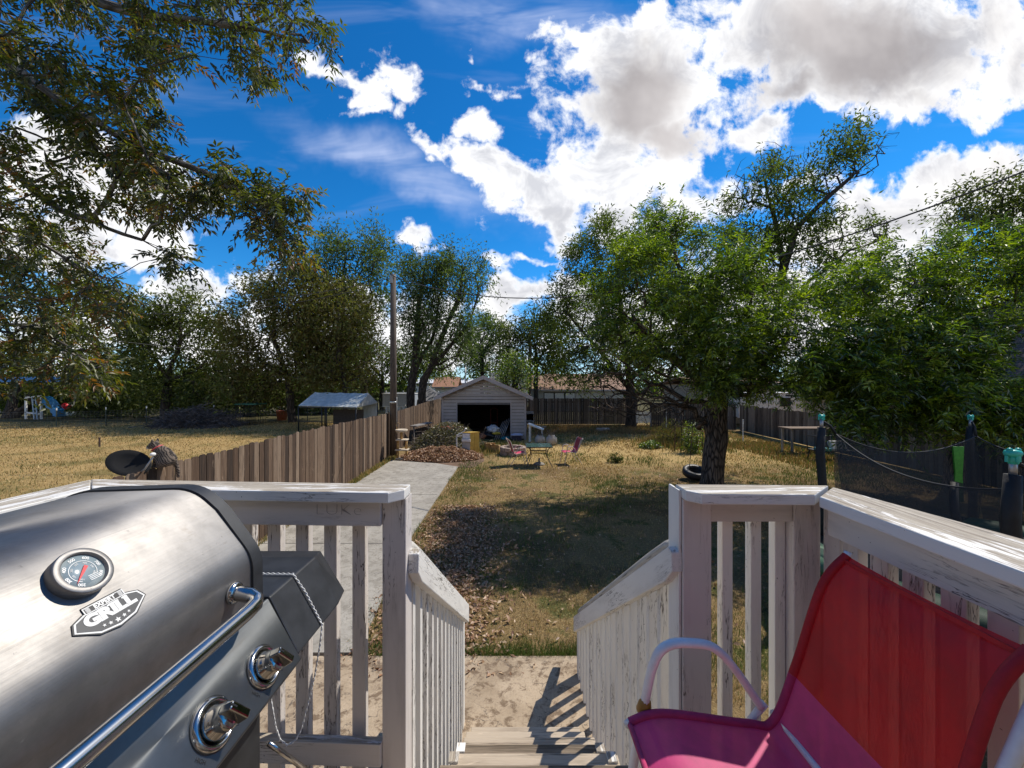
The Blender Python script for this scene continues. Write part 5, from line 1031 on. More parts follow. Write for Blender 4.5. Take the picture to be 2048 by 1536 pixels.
for x_ in (-11.2, -10, -9.1): mb = MB(); mb.box((x_, 34.7, .54), (.12, .12, 1.07)); mb.build('leg', M['greymetal'], t)
t = thing('net_tent', 'pointed grey net tent draped behind the fence left of the garage', 'tent', (-6.0, 32, 0)); ng = plain('grey_net', (.12, .12, .13), .9, 0, .2, 3)
pk = Vector((-6.85, 32, 2.85)); mb = MB(); vs = [pk]; n_ = 15
for i in range(n_): a = 2*math.pi*i/n_; vs.append(pk+Vector((math.cos(a)*(1.0+.6*(math.cos(a) > 0)), math.sin(a)*1.0, -1.1-.05*math.sin(3*a))))
for i in range(n_): a = 2*math.pi*i/n_; vs.append(pk+Vector((math.cos(a)*(1.1+1.9*(math.cos(a) > 0)), math.sin(a)*1.2, -1.75)))
for i in range(n_): a = 2*math.pi*i/n_; vs.append(pk+Vector((math.cos(a)*(1.1+2.4*(math.cos(a) > 0)), math.sin(a)*1.3, -2.8)))
mb.add(vs, [(0, 1+i, 1+(i+1) % n_) for i in range(n_)]+[(1+r_*n_+i, 1+r_*n_+(i+1) % n_, 1+(r_+1)*n_+(i+1) % n_, 1+(r_+1)*n_+i) for r_ in range(2) for i in range(n_)], None, .5, True); mb.build('net_cover', ng, t)
mb = MB(); mb.tube([(pk.x, pk.y, 0), (pk.x, pk.y, 2.86)], .03, 6); mb.build('tent_pole', M['greymetal'], t)
mb = MB(); mb.tube([(-4.6, 38, 0), (-4.6, 38, 5.0)], .07, 8); mb.box((-4.6, 37.95, 4.9), (.16, .16, .2)); tag(mb.build('metal_mast', plain('mast_grey', (.35, .36, .38), .4, .5)), 'slim grey metal pole rising behind the garage roof', 'pole')
mb = MB(); mb.tube([(2.05, 43, 0), (2.0, 43, 9)], .16, 8); mb.box((2.0, 42.9, 8.7), (.5, .12, .12)); tag(mb.build('utility_pole', M['pole']), 'distant dark utility pole just left of the brown roofed house', 'utility pole')
# playset and yard toys at the far left
t = thing('playset', 'small white climbing frame with a curved blue slide', 'playset', G(92, 838)); bs = plain('blue_slide', (.02, .20, .45), .35); o_ = Vector(G(70, 838)); d_ = o_.y
def W(px, py, dd=0): return P(px, py, d_+dd)
for a, b in (((52, 795), (52, 838)), ((82, 792), (83, 842)), ((52, 795), (82, 792)), ((52, 825), (82, 828))):
    mb = MB(); mb.bar(W(*a), W(*b), .12, .12); mb.build('frame_bar', M['white'], t)
mb = MB()
for k in range(4): mb.bar(W(66, 800+k*9, -.3), W(72, 800+k*9, -.3), .08, .06)
mb.bar(W(64, 793, -.3), W(69, 842, -.3), .07, .07); mb.bar(W(71, 793, -.3), W(75, 842, -.3), .07, .07); mb.build('ladder', plain('pale_blue', (.35, .45, .55), .5), t)
mb = MB(); pts = [W(84, 793), W(91, 798), W(98, 806), W(105, 815), W(113, 821)]
for a, b in zip(pts[:-1], pts[1:]): mb.prism([a, b, b-Vector((0, 0, .55)), a-Vector((0, 0, .75))], (0, .7, 0)); 
mb.build('slide', bs, t)
mb = MB(); mb.prism([W(-20, 757, -2), W(40, 754, -2), W(86, 755, -2), W(90, 764, -2), W(40, 762, -2), W(-20, 766, -2)], (0, 2.5, .1)); tag(mb.build('blue_tarp', plain('blue_tarp', (.03, .2, .55), .5, 0, .3, 3)), 'strip of bright blue tarp under the leftmost tree', 'tarp')
mb = MB(); mb.ell(W(132, 812, 2), (.32, .32, .3)); tag(mb.build('red_ball', plain('toy_red', (.6, .02, .03), .5)), 'red toy ball on the green patch right of the slide', 'ball')
lump('white_cover', 'white tarp heap on the ground right of the red ball', 'tarp', (W(148, 822, 2).x, d_+2, .1), (.9, .5, .2), plain('pale_cover', (.5, .58, .55), .5), 3)
t = thing('dog_cage', 'dark wire dog cage with a green top beside the far brush pile', 'cage', G(490, 850)); c0 = Vector(G(490, 850)); mb = MB()
for k in range(9):
    for y_ in (0, 1.2): mb.tube([c0+Vector((-.7+k*.18, y_, 0)), c0+Vector((-.7+k*.18, y_, 1.5))], .018, 4)
for z_ in (.03, .75, 1.5): mb.tube([c0+Vector((-.75, 0, z_)), c0+Vector((.8, 0, z_)), c0+Vector((.8, 1.2, z_)), c0+Vector((-.75, 1.2, z_)), c0+Vector((-.75, 0, z_))], .025, 4)
mb.build('bars', M['black'], t); mb = MB(); mb.bx(c0.x-.8, c0.x+.85, c0.y-.05, c0.y+1.25, 1.52, 1.6); mb.build('top', plain('dull_green', (.02, .12, .07), .6), t)
t = thing('orange_bucket', 'orange plastic barrel under the trees left of the canopy', 'bucket', G(564, 840)); c0 = Vector(G(564, 840)); mb = MB(); mb.lathe([(.36, 0), (.44, .8), (.46, .82), (.42, .8), (.3, .1)], c0, n=16); mb.build('bucket_body', plain('orange_plastic', (.5, .12, .04), .5), t)
mb = MB(); mb.tube([c0+Vector((.45*math.cos(a), -.4, .8+.35*math.sin(a))) for a in np.linspace(0, math.pi, 9)], .014, 4, False); mb.build('handle', M['greymetal'], t)
# ---------------------------------------------------------------- deck, stairs, railings
DZ0 = HC-1.55; CAPZ = HC-.40
def board(a, b, w, h, m, name, par, up=Vector((0, 0, 1)), bev=.003):
    mb = MB(); mb.bar(a, b, w, h, up); return mb.build(name, M[m], par, bev)
t = thing('deck', 'raised wooden deck floor under the grill and chair', 'deck', (0, 0, 0)); t['kind'] = 'structure'
for k in range(24):
    y0 = 1.46-k*.145; mb = MB(); mb.bx(-1.85, 1.36, y0-.138, y0, DZ0-.038, DZ0); mb.build('deck_board', M['tread'], t, .003)
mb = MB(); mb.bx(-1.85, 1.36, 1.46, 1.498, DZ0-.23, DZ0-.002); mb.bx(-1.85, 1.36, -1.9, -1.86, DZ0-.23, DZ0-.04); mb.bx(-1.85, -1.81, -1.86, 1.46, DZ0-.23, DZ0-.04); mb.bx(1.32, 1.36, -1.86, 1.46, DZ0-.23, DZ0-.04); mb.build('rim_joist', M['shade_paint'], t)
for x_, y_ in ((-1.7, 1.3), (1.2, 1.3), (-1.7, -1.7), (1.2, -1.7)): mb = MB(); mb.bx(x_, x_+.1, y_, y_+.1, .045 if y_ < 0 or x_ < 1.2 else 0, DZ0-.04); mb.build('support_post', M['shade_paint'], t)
RUN, RISE = .273, .207
t = thing('deck_steps', 'weathered bare wood steps going down from the deck', 'steps', (.1, 1.5, 0))
for k in range(1, 7):
    y1 = 1.5+RUN*k; z = DZ0-RISE*k
    for q in range(2):
        mb = MB(); e = random.uniform(-.012, .012); mb.bx(-.33+e, .55+e, y1-RUN+.002+q*.137, y1-RUN+.134+q*.137+(.01 if q else 0), z-.038, z); mb.build('tread', M['tread'], t, .004)
for x_ in (-.30, .50):
    mb = MB(); pts = [(x_, 1.5, DZ0-.24)]
    for k in range(1, 7): pts += [(x_, 1.5+RUN*(k-1)+.004, DZ0-RISE*k-.04), (x_, 1.5+RUN*k-.01, DZ0-RISE*k-.04)]
    pts += [(x_, 3.13, .05), (x_, 2.85, .05), (x_, 1.5, DZ0-.62)]; pts = [pts[0]]+pts[1:]
    mb.prism(pts, (.038, 0, 0), along=(0, 1, -.75)); mb.build('stringer', M['shade_paint'], t)
for s, nm in ((-.33, 0), (.50, 1)):   # peeling paint blocks at the tread ends
    for k in (2, 3): mb = MB(); mb.bx(s-.0, s+.05, 1.5+RUN*k-.05, 1.5+RUN*k+.006, DZ0-RISE*k+.001, DZ0-RISE*k+.012); mb.build('paint_lump', M['cap_paint'], t)
# left front railing
t = thing('deck_railing', 'front and side railing of the deck behind the grill, left of the steps', 'railing', (-.45, 1.5, DZ0))
mb = MB(); mb.prism([(-1.79, 1.638, CAPZ-.04), (-1.63, 1.494, CAPZ-.04), (-.46, 1.428, CAPZ-.04), (-.413, 1.475, CAPZ-.04), (-.41, 1.556, CAPZ-.04)], (0, 0, .04), along=(1, -.05, 0)); mb.build('cap', M['cap_paint'], t, .004)
mb = MB(); mb.prism([(-1.795, 1.64, CAPZ-.04), (-1.80, -1.4, CAPZ-.04), (-1.655, -1.4, CAPZ-.04), (-1.635, 1.492, CAPZ-.04)], (0, 0, .038), along=(0, 1, 0)); mb.build('cap', M['cap_paint'], t, .004)
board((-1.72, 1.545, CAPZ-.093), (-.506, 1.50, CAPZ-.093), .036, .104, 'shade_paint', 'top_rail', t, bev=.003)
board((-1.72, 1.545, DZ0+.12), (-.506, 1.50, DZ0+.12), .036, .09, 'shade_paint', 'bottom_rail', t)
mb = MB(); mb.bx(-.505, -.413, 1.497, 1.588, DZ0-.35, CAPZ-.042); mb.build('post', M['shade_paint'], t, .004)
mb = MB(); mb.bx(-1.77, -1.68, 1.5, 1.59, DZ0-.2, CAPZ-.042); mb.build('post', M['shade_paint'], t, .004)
for k in range(10):
    x_ = -.616-k*.1155; y_ = 1.542+.037*(-.5-x_)/1.2
    mb = MB(); mb.bx(x_-.026, x_+.026, y_, y_+.037, DZ0-.18, CAPZ-.05); mb.build('baluster', M['shade_paint'], t, .003)
board((-1.72, 1.45, CAPZ-.09), (-1.72, -1.4, CAPZ-.09), .036, .1, 'white_paint', 'top_rail', t)
for k in range(24): mb = MB(); mb.bx(-1.765, -1.728, 1.40-k*.115, 1.452-k*.115, DZ0-.18, CAPZ-.05); mb.build('baluster', M['white_paint'], t)
# carved scribble on the left top rail
def text_mesh(txt, size, Mx, mt, name, par, ext=.0004, bold=0.0, sx=1.0):
    cu = bpy.data.curves.new('t', 'FONT'); cu.body = txt; cu.size = size; cu.extrude = ext; cu.offset = bold; cu.align_x = 'CENTER'; cu.align_y = 'CENTER'; cu.space_character = 1.0
    ob = bpy.data.objects.new('t', cu); C.objects.link(ob); dg = bpy.context.evaluated_depsgraph_get(); me = bpy.data.meshes.new_from_object(ob.evaluated_get(dg)); bpy.data.objects.remove(ob)
    me.transform(Mx@Matrix.Diagonal((sx, 1, 1, 1))); me.transform(Matrix.Translation(-Vector(parent_loc(par)))); me.materials.clear(); return link(name, me, mt, par)
ink = plain('pencil_mark', (.38, .355, .35), .9)
text_mesh('LUKe', .062, Matrix.Translation((-.67, 1.4865, CAPZ-.083))@Matrix.Rotation(R(-2.1), 4, 'Z')@Matrix.Rotation(R(90), 4, 'X'), ink, 'scribble', t, .0002, -.002, 1.3)
# right railing
t = thing('deck_railing', 'front and side railing of the deck behind the red chair, right of the steps', 'railing', (.7, 1.5, DZ0))
mb = MB(); mb.prism([(.66, 1.556, CAPZ-.04), (.66, 1.46, CAPZ-.04), (.70, 1.416, CAPZ-.04), (1.105, 1.405, CAPZ-.04), (1.262, 1.536, CAPZ-.04)], (0, 0, .04), along=(1, 0, 0)); mb.build('cap', M['cap_paint'], t, .004)
mb = MB(); mb.prism([(1.112, 1.392, CAPZ-.043), (1.10, .5, CAPZ-.043), (1.09, -1.4, CAPZ-.043), (1.42, -1.4, CAPZ-.043), (1.355, .9, CAPZ-.043), (1.27, 1.525, CAPZ-.043)], (0, 0, .04), along=(0, 1, 0)); mb.build('cap', M['cap_paint'], t, .005)
mb = MB(); mb.bx(.662, .773, 1.49, 1.58, DZ0-.35, CAPZ-.042); mb.build('post', M['shade_paint'], t, .004)
mb = MB(); mb.bx(.650, .660, 1.50, 1.60, DZ0-.35, CAPZ-.01); mb.build('post_lit_side', M['white_paint'], t, .002)  # added white board paints the brighter, lit inner face of the post
mb = MB(); mb.bx(1.092, 1.195, 1.49, 1.58, DZ0-.35, CAPZ-.042); mb.build('post', M['shade_paint'], t, .004)
mb = MB(); mb.bx(1.20, 1.26, 1.41, 1.485, DZ0-.35, CAPZ-.046); mb.build('post', M['side_paint'], t, .004)
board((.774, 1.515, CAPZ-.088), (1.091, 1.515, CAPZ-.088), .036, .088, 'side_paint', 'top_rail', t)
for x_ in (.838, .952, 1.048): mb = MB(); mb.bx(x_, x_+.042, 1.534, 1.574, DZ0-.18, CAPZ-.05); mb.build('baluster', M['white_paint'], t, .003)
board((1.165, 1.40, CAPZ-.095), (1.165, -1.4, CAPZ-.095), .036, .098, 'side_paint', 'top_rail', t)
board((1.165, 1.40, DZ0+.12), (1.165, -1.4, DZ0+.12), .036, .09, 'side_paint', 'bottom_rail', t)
for k in range(26): y_ = 1.382-k*.105; mb = MB(); mb.bx(1.186, 1.222, y_-.062, y_, DZ0-.18, CAPZ-.05); mb.build('baluster', M['side_paint'], t, .003)
# stair railings
def stair_rail(label, X, sgn, y0, y1, slope, z0, nb, m, bh):
    t = thing('stair_railing', label, 'railing', (X, y0, DZ0), None)
    a = Vector((X-sgn*.0, y0, z0)); d = Vector((0, y1-y0, -slope*(y1-y0))); u = Vector((0, 0, 1))
    mb = MB(); mb.prism([a, a+d, a+d-u*bh, a-u*bh+Vector((0, .03, 0)), a-u*bh*.55+Vector((0, -.035, 0)), a+Vector((0, -.03, -.012))], (sgn*.043, 0, 0), along=d); mb.build('hand_rail', M[m], t, .005)
    a2 = a+Vector((sgn*.088, .13, -.028)); d2 = Vector((0, y1-y0+.12, -slope*(y1-y0+.12)))
    mb = MB(); mb.prism([a2, a2+d2, a2+d2-u*.10, a2-u*.10], (sgn*.04, 0, 0), along=d2); mb.build('outer_rail', M[m], t, .005)
    a3 = a2+Vector((sgn*.05, .10, -.055)); mb = MB(); mb.tube([a3-Vector((0, .02, 0)), a3+d2*.02, a3+d2*.1, a3+d2*.97, a3+d2], [.022, .036, .04, .038, .03], 8, flat=1.35); mb.build('weathered_cap', M['logcap'], t)
    sp = (y1-y0-.08)/nb
    for k in range(nb):
        y_ = y0+.05+k*sp; zt = z0-slope*(y_-y0)-bh*.35; zb = max(.05, DZ0-.757*(y_-1.5)-.32)
        mb = MB(); mb.bx(X+sgn*.044, X+sgn*.086, y_, y_+.040, zb, zt); mb.build('baluster', M[m], t)
    mb = MB(); mb.bx(X+sgn*.046, X+sgn*.112, y1-.02, y1+.07, .0, z0-slope*(y1-y0)-.05); mb.build('end_post', M[m], t, .004)
    mb = MB(); q = Vector((X+sgn*.0, 1.50, DZ0-.10)); dd = Vector((0, y1-1.5, -.757*(y1-1.5))); 
    return t
stair_rail('bright white sloping stair railing on the left of the steps', -.37, -1, 1.56, 3.32, .70, HC-.66, 13, 'white_paint', .155)
stair_rail('white sloping stair railing on the right of the steps', .62, 1, 1.53, 3.88, .72, HC-.64, 16, 'white_paint', .155)
# ---------------------------------------------------------------- grill
def steelm(name, base, rough, streak=.5, dirt=.4, along='y'):
    def fn(q):
        o = q('ShaderNodeNewGeometry').outputs['Position']
        g = q.noise(q.map(o, (260, 3, 260)), 1.0, 3, .6).outputs[0]; n1 = q.noise(o, 5, 6, .65).outputs[0]; n2 = q.noise(o, 55, 5, .7).outputs[0]; n3 = q.noise(q.map(o, (1, .3, 1)), 26, 4, .7, .6).outputs[0]
        c = q.mix(q.m('MULTIPLY', q.sm(n1, .35, .7), dirt), base, tuple(x*.55 for x in base)); sp = q.sm(n2, .66, .72); c = q.mix(q.m('MULTIPLY', sp, .55), c, (.10, .09, .085)); c = q.mix(q.m('MULTIPLY', q.sm(n3, .56, .75), .35), c, (.20, .16, .12))
        rg_ = q.m('ADD', rough, q.m('ADD', q.m('MULTIPLY', q.m('SUBTRACT', g, .5), streak*.25), q.m('MULTIPLY', n1, .14)))
        met = q.m('SUBTRACT', .96, q.m('MULTIPLY', sp, .5))
        return {'Base Color': c, 'Metallic': met, 'Roughness': rg_, 'Anisotropic': .55, 'Normal': q.bump(q.m('ADD', q.m('MULTIPLY', g, .5), q.m('MULTIPLY', n1, 1.0)), .06, .004)}
    return mat(name, fn)
ST = steelm('brushed_steel', (.37, .355, .34), .54, .5, .75); ST2 = steelm('dull_steel', (.22, .23, .235), .40, .5, .6)
CH = plain('chrome', (.50, .49, .475), .16, 1.0, .06, 15); BK = plain('black_enamel', (.026, .028, .032), .5, .1, .25, 18); BK2 = plain('black_paint', (.018, .019, .021), .5, 0, .3, 20)
DISH = plain('dial_glass', (.24, .30, .33), .18)
INKW = plain('white_print', (.78, .78, .76), .5); INKB = plain('black_print', (.02, .02, .022), .4); REDN = plain('needle_red', (.6, .03, .04), .4)
t = thing('gas_grill', 'stainless steel gas grill with closed lid on the left side of the deck', 'grill', (-.9, .6, DZ0))
def rnd_prof(pts, rads):
    out = []
    for i, p in enumerate(pts):
        r = rads[i]
        if r <= 0 or i in (0, len(pts)-1): out.append(Vector(p)); continue
        p = Vector(p); a = (Vector(pts[i-1])-p).normalized(); b = (Vector(pts[i+1])-p).normalized()
        for k in range(7): u = k/6; out.append((p+a*r)*(1-u)**2+p*2*u*(1-u)+(p+b*r)*u*u)
    return out
LP = [(-1.24, -.56), (-1.22, -.36), (-1.10, -.27), (-.805, -.262), (-.745, -.315), (-.657, -.43), (-.655, -.562)]
prof = rnd_prof(LP, [0, .05, .05, .045, .0, .035, 0])
def extr(prof, y0, y1, mt, name, grow=0.0, par=t, smooth=True, ny=1, closed_ends=True, thick=.0):
    cx_ = sum(p.x for p in prof)/len(prof); cz_ = sum(p.y for p in prof)/len(prof); pp = []
    for p in prof: v = Vector((p.x-cx_, p.y-cz_)); v = v*(1+grow/v.length); pp.append((cx_+v.x, cz_+v.y))
    mb = MB(); k = len(pp); vs = [(x, y, HC+z) for y in (y0, y1) for x, z in pp]
    mb.add(vs, [(i, i+1, k+i+1, k+i) for i in range(k-1)], None, .5, smooth); mb.add([(x, y0, HC+z) for x, z in pp], [tuple(range(k))], None, .5); mb.add([(x, y1, HC+z) for x, z in pp], [tuple(range(k))[::-1]], None, .5)
    return mb.build(name, mt, par)
lid = extr(prof, .36, .975, ST, 'lid'); extr(prof, .968, 1.004, BK, 'lid_end', .007); extr(prof, .325, .362, BK, 'lid_end', .007)
# thermometer
nv = Vector((.098, 0, .097)).normalized()
def slope_pt(s, y, off=0.0):   # along the sloping lid face
    a = Vector((-.775, y, HC-.277)); b = Vector((-.657, y, HC-.43)); nn = Vector((.153, 0, .118)).normalized(); return a+(b-a)*s+nn*off
nn = Vector((.153, 0, .118)).normalized(); down = Vector((.118, 0, -.153)).normalized(); yax = Vector((0, 1, 0))
MS = Matrix((yax, -down, nn)).transposed()      # x = along the grill, y = up the slope, z = outwards
gc_ = slope_pt(.31, .652, -.009)
mb = MB(); mb.lathe([(.046, -.004), (.0485, .026), (.0487, .0275), (.0478, .0330), (.0470, .0336), (.0385, .0346), (.0378, .0342), (.0372, .0335), (.0368, .027)], gc_, MS, 40); gg = mb.build('thermometer', ST, t)
mb = MB(); mb.lathe([(.0355, .0), (.0355, .0275), (.001, .0276)], gc_, MS, 36); mb.build('dial', DISH, gg)
def on_lid(c, lx, ly, rot=0, off=.0): return Matrix.Translation(c+MS@Vector((lx, ly, off)))@MS.to_4x4()@Matrix.Rotation(rot, 4, 'Z')
def ringarc(mb, c, r, w, a0, a1, z, n=30):
    vs = []; 
    for i in range(n+1):
        a = a0+(a1-a0)*i/n
        for q in (r-w/2, r+w/2): vs.append(c+MS@Vector((q*math.cos(a), q*math.sin(a), z)))
    mb.add(vs, [(2*i, 2*i+1, 2*i+3, 2*i+2) for i in range(n)])
for k, num in enumerate(('200', '300', '400', '500', '600', '700', '800')):
    a = R(238-k*46); rr = .0285; text_mesh(num, .0078, on_lid(gc_, rr*math.cos(a), rr*math.sin(a), a-R(90), .0282), INKW, 'dial_number', gg, .0001, .0002)
for k, num in enumerate(('100', '150', '200', '250', '300', '350', '400')):
    a = R(238-k*46); rr = .0175; text_mesh(num, .0048, on_lid(gc_, rr*math.cos(a), rr*math.sin(a), a-R(90), .0282), INKW, 'dial_number', gg, .0001)
mb = MB(); ringarc(mb, gc_, .0222, .0010, R(-40), R(240), .0282); 
for k in range(4): mb.add([gc_+MS@Vector((q, -.014-k*.0032+e, .0282)) for q, e in ((.002, 0), (.020, 0), (.020, .0012), (.002, .0012))], [(0, 1, 2, 3)])
mb.build('dial_print', INKW, gg)
mb = MB(); dv = R(222); ca, sa = math.cos(dv), math.sin(dv); px_, py_ = -sa, ca
mb.prism([gc_+MS@Vector((ca*q+px_*w_, sa*q+py_*w_, .0290)) for q, w_ in ((.030, 0), (.005, .0022), (-.012, .0034), (-.012, -.0034), (.005, -.0022))], nn*.001); mb.build('needle', REDN, gg)
gg.scale = (.86, .86, .86); gg.location = (gc_-parent_loc(t))*.14
# badge
bc = slope_pt(.735, .660, 0.0)
def flat(mb, pts, z, th): mb.prism([bc+MS@Vector((x*.9, y*.9, z)) for x, y in pts], nn*th)
SH = [(-.062, .007), (-.048, .019), (-.036, .0205), (-.036, .031), (.036, .031), (.036, .0205), (.048, .019), (.062, .007), (.052, -.020), (.020, -.032), (-.020, -.032), (-.052, -.020)]
SH = [(-.060, .013), (-.040, .0205), (-.036, .0205), (-.036, .032), (.036, .032), (.036, .0205), (.040, .0205), (.060, .013), (.067, -.004), (.034, -.028), (.0, -.034), (-.034, -.028), (-.067, -.004)]
def shr(p, k): return [(x*(1-k/.067), y*(1-k/.033)) for x, y in p]
mb = MB(); flat(mb, SH, .0, .0022); badge = mb.build('badge', INKB, t, .0006)
mb = MB(); flat(mb, shr(SH, .0030), .0022, .0003); mb.build('badge_border', INKW, badge)
mb = MB(); flat(mb, shr(SH, .0062), .0025, .0002); mb.build('badge_field', plain('badge_grey', (.06, .062, .065), .4), badge)
mb = MB(); flat(mb, [(-.036, .0165), (.036, .0165), (.036, .0295), (-.036, .0295)], .0027, .0002); mb.build('badge_border', INKW, badge)
mb = MB(); flat(mb, [(-.034, .0182), (.034, .0182), (.034, .0280), (-.034, .0280)], .0029, .0002); mb.build('badge_field', INKB, badge)
text_mesh('EXPERT', .0108, on_lid(bc, 0, .0208, 0, .0033), INKW, 'badge_word', badge, .0001, .0005, .92)
mb = MB()
for s in (-1, 1):
    for k in range(5): flat(mb, [(s*.0255, .0190+k*.0018), (s*.0325, .0190+k*.0018), (s*.0325, .0200+k*.0018), (s*.0255, .0200+k*.0018)][::s], .0031, .0002)
mb.build('badge_stripes', INKW, badge)
text_mesh('GRILL', .0256, on_lid(bc, 0, .0025, 0, .0031), INKW, 'badge_word', badge, .0001, .0017, 1.22)
mb = MB()   # slab serifs of the big word
for cx_ in (-.0175, .0035, .0145, .0305):
    for yy in (-.0078, .0118): flat(mb, [(cx_-.005, yy), (cx_+.005, yy), (cx_+.005, yy+.003), (cx_-.005, yy+.003)], .0031, .0003)
mb.build('badge_serifs', INKW, badge)
mb = MB()
for cx_, cy_, r_ in ((0, -.0195, .0058), (-.0125, -.0180, .0042), (.0125, -.0180, .0042), (-.0225, -.0160, .0034), (.0225, -.0160, .0034)):
    flat(mb, [(cx_+(r_ if k % 2 == 0 else r_*.42)*math.sin(k*math.pi/5), cy_+(r_ if k % 2 == 0 else r_*.42)*math.cos(k*math.pi/5)) for k in range(10)], .0031, .0002)
mb.build('badge_stars', INKW, badge)
# handle
hx, hz = -.585, HC-.503
pts = [(-.656, .905, HC-.489), (-.640, .905, HC-.490), (-.612, .903, HC-.494), (-.595, .895, HC-.499), (-.587, .878, HC-.502), (hx, .85, hz), (hx, .65, hz), (hx, .45, hz), (-.587, .415, HC-.502), (-.6, .395, HC-.499), (-.656, .39, HC-.489)]
mb = MB(); mb.tube(pts, .0165, 20); hd = mb.build('handle', CH, t)
for y_ in (.905, .39): mb = MB(); mb.lathe([(.024, 0), (.025, .004), (.022, .010), (.017, .012)], (-.656, y_, HC-.489), Matrix((Vector((0, 1, 0)), Vector((0, 0, 1)), Vector((1, 0, 0)))).transposed(), 24); mb.build('handle_collar', CH, hd)
# firebox, control panel
PT, PB = Vector((-.6325, 0, HC-.552)), Vector((-.546, 0, HC-.711)); pn = Vector((.159, 0, .0865)).normalized()
mb = MB(); mb.prism([(-1.20, .36, HC-.566), (-.665, .36, HC-.566), (-.64, .36, HC-.60), (-.62, .36, HC-.72), (-1.18, .36, HC-.74)], (0, .635, 0)); mb.build('firebox', BK, t)
mb = MB(); mb.prism([Vector((p.x, .33, p.z)) for p in (PT, PB, PB-pn*.02+Vector((0, 0, -.012)), Vector((-.63, 0, HC-.73)), PT-pn*.03)], (0, .67, 0)); cpn = mb.build('control_panel', ST2, t, .004)
pd = (PB-PT).normalized(); MK = Matrix((yax, -pd, pn)).transposed()
KN = plain('knob_chrome', (.42, .40, .37), .12, 1.0, .06, 20)
for y_ in (.893, .742, .592, .442):
    kc = PT+(PB-PT)*.64+Vector((0, y_, 0)); mb = MB(); mb.lathe([(.046, 0), (.047, .003), (.041, .009), (.036, .010), (.035, .006)], kc, MK, 40); bz = mb.build('knob_bezel', CH, t)
    mb = MB(); mb.lathe([(.030, .004), (.030, .014), (.026, .018), (.0245, .034), (.024, .040), (.020, .042)], kc, MK, 36)
    MR = MK@Matrix.Rotation(R(28), 3, 'Z'); mb.box(kc+MR@Vector((0, 0, .050)), (.017, .052, .026), MR, None, .92); mb.build('knob', KN, bz, .003)
    mb = MB(); mb.box(kc+MR@Vector((0, .018, .0635)), (.003, .014, .001), MR); mb.build('knob_mark', INKB, bz)
    for txt, lx, ly, rt in (('HIGH', -.047, -.030, 60), ('LOW', .045, -.034, -55)): text_mesh(txt, .0095, Matrix.Translation(kc+MK@Vector((lx, ly, .0006)))@MK.to_4x4()@Matrix.Rotation(R(-rt), 4, 'Z'), INKB, 'knob_print', bz, .0001, .0001)
# side shelf
mb = MB(); zt = HC-.552; A_ = [(-1.16, HC-.552), (-.6325, HC-.552), (-.556, HC-.702), (-.60, HC-.735), (-1.16, HC-.735)]; B_ = [(-1.14, HC-.567), (-.655, HC-.567), (-.572, HC-.703), (-.612, HC-.728), (-1.14, HC-.728)]
vs = [(x, 1.004, z) for x, z in A_]+[(x, 1.235, z) for x, z in A_]+[(x, 1.318, z) for x, z in B_]
mb.add(vs, [(i, (i+1) % 5, 5+(i+1) % 5, 5+i) for i in range(5)]+[(5+i, 5+(i+1) % 5, 10+(i+1) % 5, 10+i) for i in range(5)]+[(4, 3, 2, 1, 0), (10, 11, 12, 13, 14)], None, .5)
mb.build('side_shelf', BK, t, .004)
mb = MB(); mb.bx(-1.15, -.66, .40, .96, DZ0+.10, HC-.735); mb.build('cabinet', BK2, t)
mb = MB(); mb.bx(-.66, -.632, .39, .968, DZ0+.10, HC-.74); mb.build('cabinet_door', BK2, t, .004)
for x_, y_ in ((-1.1, .45), (-.72, .45), (-1.1, .92), (-.72, .92)): mb = MB(); mb.lathe([(.012, -.016), (.035, -.016), (.035, .016), (.012, .016)], (x_, y_, DZ0+.036), Matrix.Rotation(R(90), 3, 'X'), 16); mb.tube([(x_, y_, DZ0+.06), (x_, y_, DZ0+.12)], .012, 8); mb.build('caster', BK2, t)
mb = MB(); mb.tube([P(536, 1486, 1.0), P(560, 1502, 1.02), P(640, 1560, 1.1)], .0065, 8); mb.build('match_rod', CH, t)
# cord over the shelf
cw = [Vector((-.86, 1.085, HC-.545)), Vector((-.76, 1.115, HC-.546)), Vector((-.632, 1.112, HC-.546)), Vector((-.60, 1.118, HC-.600)), Vector((-.553, 1.122, HC-.698)), P(640, 1290, 1.12), P(630, 1350, 1.12), P(618, 1400, 1.12), P(603, 1458, 1.11), P(590, 1482, 1.10), P(574, 1491, 1.09), P(560, 1480, 1.08), P(551, 1455, 1.07), P(546, 1425, 1.06), P(541, 1395, 1.06)]
fine = []
for i in range(len(cw)-1):
    a, b = cw[i], cw[i+1]; m_ = max(3, int((b-a).length/.0035)); fine += [a.lerp(b, k/m_) for k in range(m_)]
mb = MB()
for ph in (0, math.pi): mb.tube([p+Vector((math.cos(i*.75+ph)*.0016, math.sin(i*.75+ph)*.0012, math.sin(i*.75+ph)*.0016)) for i, p in enumerate(fine)], .0014, 5, False)
tag(mb.build('white_twine', plain('cord_white', (.72, .72, .70), .8)), 'thin twisted white cord hanging over the grill side shelf', 'cord')
